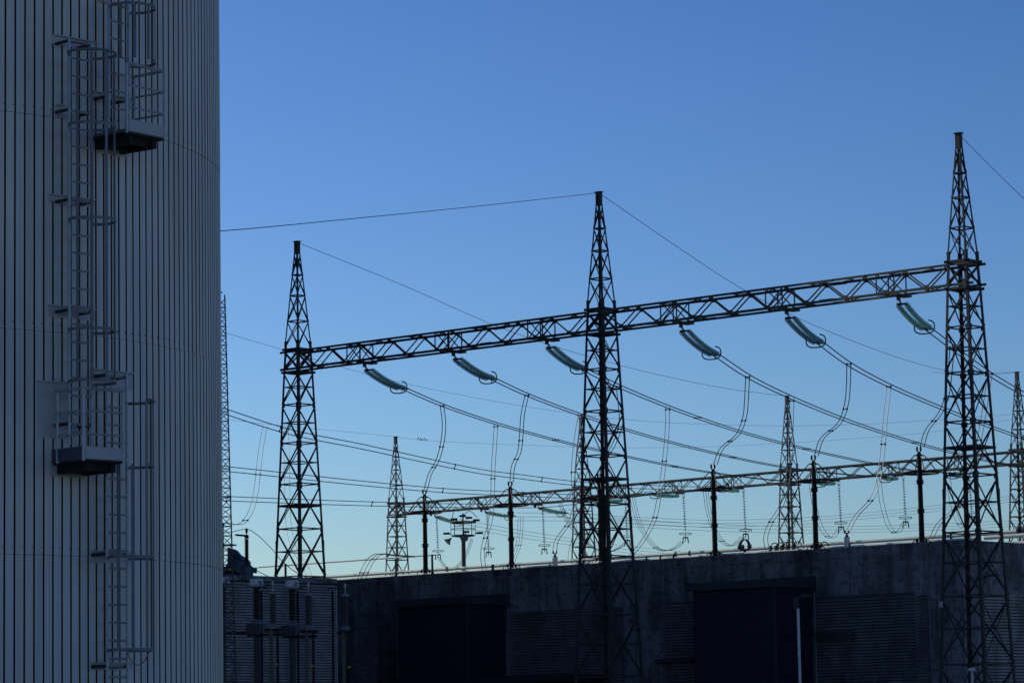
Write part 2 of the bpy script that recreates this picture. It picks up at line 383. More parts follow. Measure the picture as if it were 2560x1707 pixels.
# ---------------------------------------------------------------- lattice gantry towers
ZB0, ZB1 = 23.85, 25.0
def half(z): return (1.17+.074*(25-z))/2 if z <= 25.1 else (1.17+(0.22-1.17)*(z-25.1)/(31.3-25.1))/2
def corner(sx, sy, z): h = half(z); return Vector((sx*h, sy*h, z))
def make_tower(m, lab, loc):
    t = thing('lattice_tower', lab, 'lattice tower', loc, PHI)
    for sx in (-1,1):
        for sy in (-1,1):
            mb = MB(); u = (-sx,0,0); v = (0,-sy,0)
            for z0, z1, s in ((0,14.3,.175),(14.3,23.7,.14),(23.7,25.6,.16)):
                mb.angle(corner(sx,sy,z0)*1.0, corner(sx,sy,z1), s, u, v, .03)
            # splice plates
            for zs in (13.4, 25.3):
                p = corner(sx,sy,zs); mb.box(p+Vector((-sx*.07,-sy*.0,0)), .15, .035, .6); mb.box(p+Vector((0,-sy*.07,0)), .035, .15, .6)
            mb.box(corner(sx,sy,.1)+Vector((0,0,-.02)), .5, .5, .08)
            if (sx, sy) == (1, -1):
                for k in range(60):
                    p = corner(sx,sy,3+k*.36); mb.bar(p, p+Vector(((.13,0,0) if k%2 else (0,-.13,0))), .018)
            mb.build('leg', m, t)
    nodes = [1.6, 5.0, 8.35, 11.5, 14.35, 17.0, 19.45, 21.75, 23.75]
    faces = [((-1,-1),(1,-1)), ((1,-1),(1,1)), ((1,1),(-1,1)), ((-1,1),(-1,-1))]
    for (ca, cb) in faces:
        mb = MB(); nrm = Vector((ca[0]+cb[0], ca[1]+cb[1], 0)).normalized()
        def bb(p, q, s, off):
            p = Vector(p)-nrm*off; q = Vector(q)-nrm*off; d = (q-p).normalized(); side = nrm.cross(d)
            mb.angle(p, q, s, side, -nrm, .014)
        for i in range(len(nodes)-1):
            z0, z1 = nodes[i], nodes[i+1]; s = .078 if z0 < 14 else .066
            bb(corner(*ca,z0+.1), corner(*cb,z1-.1), s, .02); bb(corner(*cb,z0+.1), corner(*ca,z1-.1), s, .06)
            h0 = half(z0); h1 = half(z1); zx = z0+(z1-z0)*h0/(h0+h1)
            bb(corner(*ca,z0), corner(*cb,z0), .07, .03)
            bb(corner(*ca,zx), corner(*cb,zx), .07, .10)
            for cc, oc in ((ca,cb),(cb,ca)):      # gusset plates at the panel points
                p = corner(*cc,z0); q = corner(*oc,z0); d = (q-p).normalized(); mb.box(p+d*.14-nrm*.012, .2, .010, .26, X=d, Y=nrm)
        bb(corner(*ca,0.15), corner(*cb,1.5), .1, .02); bb(corner(*cb,.15), corner(*ca,1.5), .1, .06)
        bb(corner(*ca,ZB0+.05), corner(*cb,ZB1-.05), .1, .02); bb(corner(*cb,ZB0+.05), corner(*ca,ZB1-.05), .1, .06)
        mb.build('face_bracing', m, t)
    # horizontal frame with plan bracing at two thirds height, and the collars where the beam crosses
    mb = MB(); z = 15.75
    for (ca, cb) in faces: mb.bar(corner(*ca,z), corner(*cb,z), .05, .11)
    mb.bar(corner(-1,-1,z), corner(1,1,z), .07, .1); mb.bar(corner(-1,1,z+.02), corner(1,-1,z+.02), .07, .1)
    mb.box((.55,-.25,z+.07), .8, .5, .03)
    mb.build('rest_platform', m, t)
    for z in (ZB0-.13, ZB1+.09):
        mb = MB()
        for (ca, cb) in faces:
            p, q = corner(*ca,z), corner(*cb,z); d = (q-p).normalized(); mb.bar(p-d*.16, q+d*.16, .05, .13)
        mb.bar(corner(-1,-1,z), corner(1,1,z), .05, .08)
        mb.build('collar', m, t)
    sp = MB(); zn = [25.2, 26.8, 28.35, 29.6, 30.85, 31.2]
    for sx in (-1,1):
        for sy in (-1,1): sp.angle(corner(sx,sy,25.3), corner(sx,sy,31.3), .085, (-sx,0,0), (0,-sy,0), .02)
    for (ca, cb) in faces:
        nrm = Vector((ca[0]+cb[0], ca[1]+cb[1], 0)).normalized()
        for i in range(4):
            z0, z1 = zn[i], zn[i+1]; w = .048 if i in (0,2) else .058
            for (p, q, off) in ((corner(*ca,z0+.05), corner(*cb,z1-.05), .02), (corner(*cb,z0+.05), corner(*ca,z1-.05), .05)):
                p = p-nrm*off; q = q-nrm*off; sp.angle(p, q, w, nrm.cross((q-p).normalized()), -nrm, .012)
            if i: sp.bar(corner(*ca,z0), corner(*cb,z0), .05, .07)
    sp.build('spire', m, t)
    mb = MB(); mb.box((0,0,31.25), .27, .27, .75); mb.box((0,0,31.64), .42, .34, .05)
    mb.build('peak_cap', m, t)
    return t
def retag(o, label, group=None):
    o['label'] = label
    if group: o['group'] = group
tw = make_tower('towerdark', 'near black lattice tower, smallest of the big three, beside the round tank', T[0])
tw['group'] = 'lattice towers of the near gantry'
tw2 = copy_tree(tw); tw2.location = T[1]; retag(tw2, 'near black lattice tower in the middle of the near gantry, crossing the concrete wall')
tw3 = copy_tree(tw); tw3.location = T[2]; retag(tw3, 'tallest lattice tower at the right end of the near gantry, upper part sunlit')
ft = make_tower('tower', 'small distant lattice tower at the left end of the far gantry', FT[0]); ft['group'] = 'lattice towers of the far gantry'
for k, lb in ((1, 'distant lattice tower half hidden behind the middle dark tower'), (2, 'distant lattice tower seen alone between the middle and the right big towers'),
              (3, 'distant lattice tower just inside the right edge of the picture'), (4, 'distant lattice tower beyond the right edge, last of the far gantry')):
    c = copy_tree(ft); c.location = FT[k]; retag(c, lb)

mb = MB(); mb.box((-half(8.0)+.02, -half(8.0)-.02, 8.0), .22, .02, .3); mb.build('number_plate', 'flashing', tw3)
# ---------------------------------------------------------------- gantry beams
ATT = (5.7, 12.75, 19.8); ATF = (4.8, 11.4, 18.2)
def make_beam(m, lab, loc, x0, x1, ATT=ATT, SPAN=SPAN):
    b = thing('gantry_beam', lab, 'gantry beam', loc, PHI)
    HY = .60
    for sy in (-1,1):
        for z, vz in ((ZB0,1),(ZB1,-1)):
            mb = MB(); mb.angle((x0, sy*HY, z), (x1, sy*HY, z), .125, (0,0,vz), (0,-sy,0), .025)
            for xs in (7.0, 15.6): mb.box((xs, sy*(HY+.012), z+vz*.08), .9, .02, .14)
            mb.build('chord', m, b)
    a0, a1 = max(x0, .62), min(x1, SPAN-.62); NP = 9; st = (SPAN-1.24)/NP
    for sy in (-1,1):
        mb = MB(); y = sy*(HY-.03)
        for k in range(NP+(sy>0)):
            xa = .62+k*st-(.72 if sy > 0 else 0); xm = xa+st/2; xb = xa+st
            if xa < a0-.8 or xb > a1+.8: continue
            mb.bar((xa,y,ZB1-.1), (xm,y,ZB0+.1), .03, .075); mb.bar((xm,y,ZB0+.1), (xb,y,ZB1-.1), .03, .075)
            mb.box((xa+.0,y+sy*.02,ZB1-.12), .3, .012, .2); mb.box((xm,y+sy*.02,ZB0+.12), .3, .012, .2)
        for xv in ATT:
            mb.bar((xv-.02,y-sy*.03,ZB0+.02), (xv-.02,y-sy*.03,ZB1-.02), .06, .05); mb.bar((xv-1.1,y-sy*.03,ZB0+.02), (xv-1.1,y-sy*.03,ZB1-.02), .06, .05)
            mb.bar((xv-1.1,y-sy*.06,ZB0+.05), (xv,y-sy*.06,ZB1-.05), .03, .06); mb.bar((xv-1.1,y-sy*.09,ZB1-.05), (xv,y-sy*.09,ZB0+.05), .03, .06)
        mb.build('side_lattice', m, b)
    for z, name in ((ZB1-.03,'top_lattice'), (ZB0+.03,'bottom_lattice')):
        mb = MB()
        for k in range(NP):
            xa = .62+k*st; s = 1 if k%2 else -1
            mb.bar((xa,-HY*s,z), (xa+st,HY*s,z), .06, .03)
            mb.bar((xa+st/2,-HY,z-.03 if z > 24 else z+.03), (xa+st/2,HY,z-.03 if z > 24 else z+.03), .06, .04)
        mb.build(name, m, b)
    mb = MB()
    for xv in ATT: mb.box((xv,0,ZB0-.06), .5, 1.3, .1); mb.box((xv,-.2,ZB0-.2), .12, .2, .25)
    mb.build('hanger_plate', m, b)
    return b
make_beam('towerdark', 'dark box lattice beam spanning from the left to the middle big tower', T[0], -.95, SPAN-.01)  # this beam's shade is put into its darker steel
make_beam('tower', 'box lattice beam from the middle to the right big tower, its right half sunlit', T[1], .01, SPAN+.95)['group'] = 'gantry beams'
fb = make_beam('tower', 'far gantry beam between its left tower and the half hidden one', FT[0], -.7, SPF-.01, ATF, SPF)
for k, lb in ((1, 'far gantry beam running behind the middle dark tower to the lone small tower'), (2, 'far gantry beam from the lone small tower towards the right edge'),
              (3, 'far gantry beam stub leaving the picture at the right edge')):
    c = make_beam('tower', lb, FT[k], .01 if k else -.7, SPF-.01, ATF, SPF)

# ---------------------------------------------------------------- insulator strings
def discs(mb, metal, path, dia, pitch):
    """cap-and-pin discs along a polyline"""
    L = [0]
    for a, b in zip(path, path[1:]): L.append(L[-1]+(b-a).length)
    s = pitch*.5
    while s < L[-1]-pitch*.3:
        i = max(k for k in range(len(L)-1) if L[k] <= s); a, b = path[i], path[i+1]; t = (b-a).normalized(); p = a+t*(s-L[i]); r = dia/2
        mb.lathe([(r*.28,-.02),(r*.7,.0),(r*.97,.03),(r,.05),(r*.92,.052),(r*.6,.03),(r*.3,.045)], base=p, axis=t, n=12)
        metal.lathe([(.03,-.075),(.045,-.06),(.05,-.02),(.03,.0)], base=p, axis=t, n=8)
        s += pitch
def stadium(c, u, v, a, b, r, frac=1.0, start=0.0):
    """open or closed racetrack tube in plane u,v"""
    pts = []; m = 28
    for i in range(int(m*frac)+1):
        an = 2*math.pi*(start+i/m); x = math.copysign(abs(math.cos(an))**.75, math.cos(an))*a; y = math.copysign(abs(math.sin(an))**.75, math.sin(an))*b
        pts.append(c+u*x+v*y)
    return pts
def tension_string(A, E, lab, group, droop=.35, dia=.30, pitch=.15, ring_scale=1.0, sep=.22, gl='glass'):
    A = Vector(A); E = Vector(E)
    root = thing('tension_insulator', lab, 'insulator string', A, 0, group)
    d = E-A; hd = Vector((d.x,d.y,0)).normalized(); side = Vector((-hd.y, hd.x, 0))
    if side.x < 0: side = -side
    mid = (A+E)/2-zz*droop
    c = [ (A-A)*(1) ]
    path0 = []
    for i in range(13):
        t = i/12; p = A*(1-t)**2+(mid*2-(A+E)/2)*2*t*(1-t)+E*t*t; path0.append(p-A)
    body = path0[1:-1]
    for s in (-1,1):
        g_ = MB(); mt = MB(); pth = [p+side*(s*sep) for p in body]; discs(g_, mt, pth, dia, pitch); g_.tube(pth, .03, 6)
        st = g_.build('disc_string', gl, root, True); mt.tube(pth, .02, 6); mt.tube(pth, .04, 6); mt.build('pin_chain', 'ring', st)
    mb = MB(); a0 = body[0]; a1 = body[-1]
    mb.bar(a0-side*(sep+.05), a0+side*(sep+.05), .06, .10); mb.bar(Vector((0,0,0)), a0, .06, .06); mb.bar(Vector((0,0,.15)), Vector((0,0,0)), .08, .08)
    mb.build('hanger_yoke', 'ring', root)
    mb = MB(); mb.bar(a1-side*(sep+.05), a1+side*(sep+.05), .07, .12)
    mb.bar(a1-side*sep, path0[-1], .05, .05); mb.bar(a1+side*sep, path0[-1], .05, .05)
    mb.bar(path0[-1]-side*.24, path0[-1]+side*.24, .06, .09)
    mb.build('line_yoke', 'ring', root)
    dn = (path0[-1]-body[-2]).normalized(); up = side.cross(dn)
    if up.z < 0: up = -up
    c0 = a1-dn*.45*ring_scale; aa = .54*ring_scale; bb_ = .36*ring_scale
    pts = []
    for i in range(27):
        an = 2*math.pi*(.20-.74*i/26); c_, s_ = math.cos(an), math.sin(an)
        pts.append(c0+side*(math.copysign(abs(c_)**.75, c_)*aa)+up*(math.copysign(abs(s_)**.75, s_)*bb_))
    mb = MB(); mb.tube(pts, .036*ring_scale, 8); mb.bar(pts[14], a1, .04, .04); mb.build('arcing_ring', 'ring', root, True)
    return root, path0[-1]+A
def on_gantry(x, y, base): return onplane(x, y, base, n)
def plan_path(A, B, pix):
    """photo points laid on the vertical plane through A and B"""
    d = Vector((B.x-A.x, B.y-A.y, 0)).normalized(); nn = Vector((-d.y, d.x, 0))
    return [onplane(x, y, A, nn) for (x, y) in pix]
wires_parent = {}
def bundle(name, lab, cat, path, sep, r=.024, m='wire', group=None, vert=0.0, spacers=(), nw=2, across=None):
    path = [Vector(p) for p in path]; O = path[0].copy(); root = thing(name, lab, cat, O, 0, group)
    d = path[-1]-path[0]; hd = Vector((d.x,d.y,0))
    hd = hd.normalized() if hd.length > .01 else Vector((1,0,0)); side = Vector((-hd.y,hd.x,0))
    if across is not None: side = across
    if side.x < 0: side = -side
    sp = spline(path, 8)
    offs = [0] if nw == 1 else [(-1+2*i/(nw-1)) for i in range(nw)]
    for o_ in offs:
        mb = MB(); mb.tube([p-O+side*(o_*sep/2)+zz*(o_*vert/2) for p in sp], r, 6); mb.build('wire', m, root, True)
    for t in spacers:
        i = min(len(sp)-2, int(t*(len(sp)-1))); p = sp[i]-O; mb = MB()
        mb.bar(p-side*(sep/2+.05)-zz*(vert/2), p+side*(sep/2+.05)+zz*(vert/2), .045, .045)
        for o_ in (-1,1): mb.box(p+side*(o_*sep/2)+zz*(o_*vert/2), .09, .09, .11)
        mb.build('spacer', 'ring', root)
    return root
# main conductors: near gantry -> far gantry
TA = [((908,917),(1012,972)), ((1140,890),(1235,948)), ((1368,858),(1462,924)), ((1700,817),(1792,888)), ((1964,782),(2052,858)), ((2238,745),(2322,823))]
order = ['first from the left', 'second from the left', 'third from the left', 'fourth from the left', 'fifth from the left', 'rightmost of all']
Tatt = []; Fatt = []
for bay, base in ((0,T[0]),(1,T[1])):
    for xv in ATT: Tatt.append(base+e*xv+n*(-.15)+zz*(ZB0-.32))
for k in range(0, 4):
    for xv in ATF: Fatt.append(FT[k]+e*xv+zz*(ZB0-.30))
WP = [ [(1012,972),(1105,1012),(1240,1058),(1410,1105),(1600,1148),(1700,1168),(1809,1185),(1950,1201)],
       [(1235,948),(1315,985),(1447,1035),(1610,1087),(1789,1133),(1957,1167),(2100,1184)],
       [(1462,924),(1545,964),(1667,1015),(1822,1070),(1966,1110),(2160,1154),(2280,1175)],
       [(1792,888),(1870,940),(1975,992),(2130,1055),(2308,1112),(2430,1143)],
       [(2052,858),(2120,908),(2220,962),(2380,1030),(2500,1075)],
       [(2322,823),(2400,882),(2470,932),(2560,985)] ]
COND = []
for i in range(6):
    A = Tatt[i]; Bf = Fatt[6+i]
    E_ = plan_path(A, Bf, [WP[i][0]])[0]
    dd = (Bf-A); dd.z = 0; L = dd.length; dd.normalize()
    root, end = tension_string(A, E_, 'green glass double disc string under the near beam, %s' % order[i], 'insulator strings under the near beam', droop=.20, dia=.30)
    pts = plan_path(A, Bf, WP[i])
    if i < 3:
        ring = plan_path(A, Bf, [((2042,1203),(2208,1191),(2378,1182))[i]])[0]
        pts = [p for p in pts if (p-Bf).length > (ring-Bf).length+3]+[ring]
    else:
        # carry on with the same sag to the far gantry outside the frame
        ring = Bf-dd*3.6-zz*.6; last = pts[-1]; k = 6; zl = last.z
        sl = (pts[-1].z-pts[-2].z)/max((pts[-1]-pts[-2]).length, .1)*(ring-last).length
        for j in range(1, k+1):
            t = j/k; h = last.lerp(ring, t); h.z = (2*t**3-3*t**2+1)*last.z+(t**3-2*t**2+t)*sl+(-2*t**3+3*t**2)*ring.z+(t**3-t**2)*(2.0)
            pts.append(h)
    COND.append((A, Bf, pts))
    bundle('twin_conductor', 'twin conductor falling from the near beam, %s' % order[i], 'power cable', pts, .42, .031, group='twin conductors to the far gantry', spacers=(.36, .62))
    if i < 3:
        nm = ['first beyond the lone small tower', 'second beyond the lone small tower', 'seen through the right big tower'][i]
        tension_string(Bf, ring, 'double glass string below the far beam, %s' % nm, 'insulator strings under the far beam', droop=.12, dia=.32, pitch=.17, ring_scale=1.1, gl='greenglass')
# conductors arriving from the hidden bay beyond the tank, to the second bay of the far gantry
LP = [ [(500,1008),(568,1030),(720,1078),(900,1115),(1200,1178),(1300,1191),(1450,1209),(1620,1217),(1760,1220)],
       [(500,1166),(568,1172),(930,1210),(1130,1227),(1290,1234),(1420,1240),(1560,1240)],
       [(500,1243),(568,1246),(930,1259),(1200,1264),(1380,1262)] ]
for i, (pts2, j) in enumerate(zip(LP, (5,4,3))):
    Bf = Fatt[j]; A = T[0]-e*(4.4+7*i); A = A+zz*20
    dd = Bf-A; dd.z = 0; dd.normalize(); ring = plan_path(A, Bf, [((1799,1214),(1630,1232),(1480,1249))[i]])[0]
    q = [p for p in plan_path(A, Bf, pts2) if (p-Bf).length > (ring-Bf).length+3]+[ring]
    wh = ['upper', 'middle', 'lowest'][i]
    bundle('twin_conductor', '%s of the three twin conductors emerging from behind the tank' % wh, 'power cable', q, .08, .030, vert=.30, group='twin conductors from behind the tank', spacers=(.22,.42,.6,.75))
    tension_string(Bf, ring, 'glass string under the far beam before the lone small tower, %s of three' % ['right','centre','left'][i], 'insulator strings under the far beam', droop=.12, dia=.32, pitch=.17, ring_scale=1.1, gl='greenglass')
    COND.append((A, Bf, q))
# strings on the far side of the first far bay
FE = [((1090,1272),(1158,1308)), ((1192,1268),(1285,1290)), ((1328,1262),(1415,1282))]
farends = []
for i in range(3):
    A = Fatt[i]+n*.3; x1, y1 = FE[i][1]; E_ = at(x1, y1, A.y+3.6)
    tension_string(A, E_, 'double glass string leading away behind the far beam, %s' % ['above the floodlight mast','between the two black bushings','just left of the middle dark tower'][i], 'insulator strings under the far beam', droop=.1, dia=.30, pitch=.19, gl='greenglass')
    farends.append(E_)
# hanging strings under the far beam
SX = [(1091,1290,1388,'left of the floodlight mast'), (1217,1278,1382,'right of the floodlight mast'), (1356,1258,1374,'left of the middle dark tower'), (1563,1246,1352,'just right of the middle dark tower'),
      (1708,1230,1345,'above the white tube clips, left of a bushing'), (1858,1217,1336,'left of the lone small tower'), (2096,1197,1318,'between two bushings right of the lone tower'),
      (2257,1187,1305,'left of the bushing nearest the right tower'), (2422,1174,1292,'inside the legs of the right big tower')]
susp = []
for k, (x, y0, y1, w_) in enumerate(SX):
    A = Fatt[k]+n*.45; A = onplane(x, y0-8, A, n); Bq = onplane(x+3, y1-14, A, n); A = Vector((A.x, A.y, ZB0))
    Bq = Vector((A.x+.1, A.y, Bq.z))
    root = thing('hanging_insulator', 'white disc string hanging under far beam, %s' % w_, 'insulator string', A, 0, 'hanging insulator strings')
    g_ = MB(); mt = MB(); pth = [Vector((0,0,-.35)).lerp(Bq-A, t/6) for t in range(7)]; discs(g_, mt, pth, .31, .24); g_.tube(pth, .026, 6)
    st = g_.build('disc_string', 'whiteglass', root, True); mt.tube([Vector((0,0,0))]+pth, .016, 6); mt.build('pin_chain', 'ring', st)
    b_ = Bq-A; mb = MB(); mb.tube(stadium(b_-zz*.1, Vector((1,0,0)), Vector((0,.94,.34)), .55, .30, .02), .03, 8, closed=True); mb.build('arcing_ring', 'ring', root, True)
    mb = MB(); mb.tube([Vector((math.cos(a_)*.13, 0, -.25+math.sin(a_)*.16)) for a_ in [math.pi*2*i_/12 for i_ in range(12)]], .02, 6, closed=True); mb.build('arcing_ring', 'ring', root, True)
    mb = MB(); mb.bar(b_-zz*.1, b_-zz*.75, .06, .06); mb.bar(b_+Vector((-.2,0,-.45)), b_+Vector((.2,0,-.45)), .07, .12)
    for s in (-.2,.2): mb.bar(b_+Vector((s,0,-.4)), b_+Vector((s*1.3,0,-.95)), .09, .09)
    mb.build('jumper_clamp', 'ring', root)
    susp.append(Bq-zz*.75)

# jumper loops from the far strings to the hanging strings
JL = [ (6, [(2040,1205),(2044,1260),(2066,1320),(2080,1343)]), ]
jumps = [ (3, [(1497,1240),(1520,1300),(1532,1345),(1552,1372),(1585,1376)], (1563,1352), 'sweeping below the string right of the middle tower'),
]
def jumper(pix, Ya, Yb, lab, nw=2, sep=.35, m='wire', r=.02, spacers=(.5,), cat='jumper cable', name='jumper_loop', group='jumper loops under the far beam', vert=0.0):
    k = len(pix); pts = [at(x, y, Ya+(Yb-Ya)*i/(k-1)) for i, (x, y) in enumerate(pix)]
    return bundle(name, lab, cat, pts, sep, r, m, group, spacers=spacers, nw=nw, vert=vert)
jumper([(1580,1240),(1592,1290),(1612,1335),(1640,1368),(1665,1376),(1690,1368),(1708,1352)], 284, 290, 'triple jumper loop left of the hanging string above the tube clips', nw=3, sep=.5)
jumper([(1764,1226),(1770,1270),(1785,1322),(1805,1352),(1827,1364),(1845,1354),(1858,1340)], 275, 282, 'triple jumper loop passing behind the bushing left of the lone small tower', nw=3, sep=.45)
jumper([(2027,1206),(2036,1262),(2052,1315),(2068,1340),(2080,1344),(2090,1334),(2097,1322)], 268, 275, 'jumper loop just right of the bushing that stands beside the lone small tower')
jumper([(2197,1198),(2206,1262),(2220,1310),(2235,1330),(2245,1330),(2254,1318),(2259,1308)], 264, 270, 'jumper loop hanging left of the bushing nearest the right tower')
jumper([(2370,1190),(2378,1245),(2392,1295),(2406,1318),(2416,1314),(2424,1296)], 258, 262, 'jumper loop seen between the legs of the right big tower')
jumper([(1400,1255),(1412,1290),(1432,1320),(1455,1345),(1482,1368),(1515,1380),(1550,1368),(1563,1356)], 290, 294, 'long triple jumper loop crossing behind the middle dark tower', nw=3, sep=.5)
jumper([(1302,1292),(1300,1330),(1296,1362),(1284,1395),(1276,1420)], 308, 300, 'triple jumper hanging just right of the second bushing', nw=3, sep=.5)
jumper([(1180,1345),(1172,1370),(1160,1395),(1140,1418),(1125,1425),(1110,1412),(1096,1392)], 310, 312, 'triple jumper dropping beside the floodlight mast pole', nw=3, sep=.5)
jumper([(1430,1290),(1438,1330),(1428,1370),(1424,1400)], 304, 300, 'short jumper hanging left of the middle dark tower', nw=2)

# ---------------------------------------------------------------- shield wires
def shield(pix, Ys, lab, r=.012):
    pts = [at(x, y, Y) for (x, y), Y in zip(pix, Ys)]
    return bundle('shield_wire', lab, 'wire', pts, 0, r, group='thin shield wires', nw=1)
pk = [Vector((t.x, t.y, 31.6)) for t in T]; fp = [Vector((t.x, t.y, 31.6)) for t in FT]
def catpath(A, B, pix): return [A]+plan_path(A, B, pix)+[B]
bundle('shield_wire', 'thin wire from the middle tower peak up left to behind the tank', 'wire', [pk[1], at(1200,515,145), at(900,545,120), at(547,578,100), at(300,590,88)], 0, .016, group='thin shield wires', nw=1)
bundle('shield_wire', 'thin wire from the left big tower peak falling right behind the near beam', 'wire', catpath(pk[0], fp[2], [(1000,710),(1280,830),(1570,918),(1800,968)]), 0, .016, group='thin shield wires', nw=1)
bundle('shield_wire', 'thin wire from the middle tower peak falling right behind the near beam', 'wire', catpath(pk[1], fp[3], [(1690,615),(1855,722),(2040,815),(2360,925)]), 0, .016, group='thin shield wires', nw=1)
bundle('shield_wire', 'thin wire from the right tower peak leaving the right edge', 'wire', catpath(pk[2], fp[4], [(2480,420),(2560,497),(2640,570)]), 0, .016, group='thin shield wires', nw=1)
shield([(480,805),(565,832),(705,874),(870,922),(1010,958),(1260,1007),(1448,1036)], [185,190,200,220,245,275,297.4], 'thin wire crossing behind the left big tower from the lattice mast')
shield([(480,1030),(573,1048),(790,1072),(930,1085),(990,1092)], [250,258,285,305,315.5], 'faint wire arriving at the left far tower peak from the left')
shield([(990,1092),(1060,1100),(1300,1112),(1600,1119),(1900,1111),(2200,1091),(2340,1078),(2580,1040)], [315.5,325,350,372,392,410,418,425], 'faint nearly level wire from the left far tower peak across the picture', .014)
shield([(1448,1036),(1650,1055),(1950,1064),(2200,1058),(2400,1045),(2600,1030)], [297.4,315,335,352,362,372], 'faint nearly level wire from the half hidden far tower to the right edge', .014)
shield([(2543,930),(2480,936),(2330,930)], [267.7,268,250], 'short faint wire left of the peak of the rightmost far tower', .012)
# perched birds
for k, (bx, by) in enumerate(((1045,1098),(1050,1100),(1054,1101),(1060,1100),(1065,1102))):
    p = at(bx, by-.5, 323); b = MB()
    b.lathe([(.02,-.22),(.06,-.12),(.10,0),(.085,.10),(.05,.15),(.075,.2),(.05,.26),(.01,.30)], base=(0,0,.12), axis=(.5,0,.8), n=8)
    b.bar((0,0,.02), (-.16,0,-.14), .06, .02); b.bar((0,0,0), (0,0,.08), .015)
    tag(b.build('bird', 'black', None, True), 'small dark bird perched in a row on the faint wire beside the left far tower', 'bird', 'birds perched on the wire').location = p; bpy.context.scene.collection.objects[-1].scale = (.55,.55,.55)

# ---------------------------------------------------------------- concrete switchgear hall
WOFF = 7.0
W0 = T[1]+n*WOFF
cor = onplane(2405, 1350, W0, n); ZR = cor.z; cor = Vector((cor.x, cor.y, 0))
def wl(x, y=1500, off=0.0): return onplane(x, y, W0+n*off, n)     # point on a plane parallel to the long wall
def sx_(P): return (Vector(P)-cor).dot(e)
def ribs(mb, O, u, out, w, z0, z1, pitch, depth):
    """horizontal clapboard ribs on a face: O at left end, u along, out outward"""
    k = int((z1-z0)/pitch); prof = []
    for i in range(k):
        za = z0+i*pitch; prof += [(depth, za), (depth, za+pitch*.62), (0.010, za+pitch*.64), (0.010, za+pitch*.98)]
    vs = []
    for (d, z) in prof: vs += [O+out*d+zz*z, O+u*w+out*d+zz*z]
    m_ = len(prof); mb.add(vs, [(2*i,2*i+1,2*i+3,2*i+2) for i in range(m_-1) if i%4 != 2])
    for s, P in ((0,O),(1,O+u*w)):   # end closers
        for i in range(k):
            b_ = 4*i; a0 = P+zz*prof[b_][1]; a1 = P+zz*prof[b_+1][1]
            mb.add([a0, a0+out*depth, a1+out*depth, a1], [(0,1,2,3)])
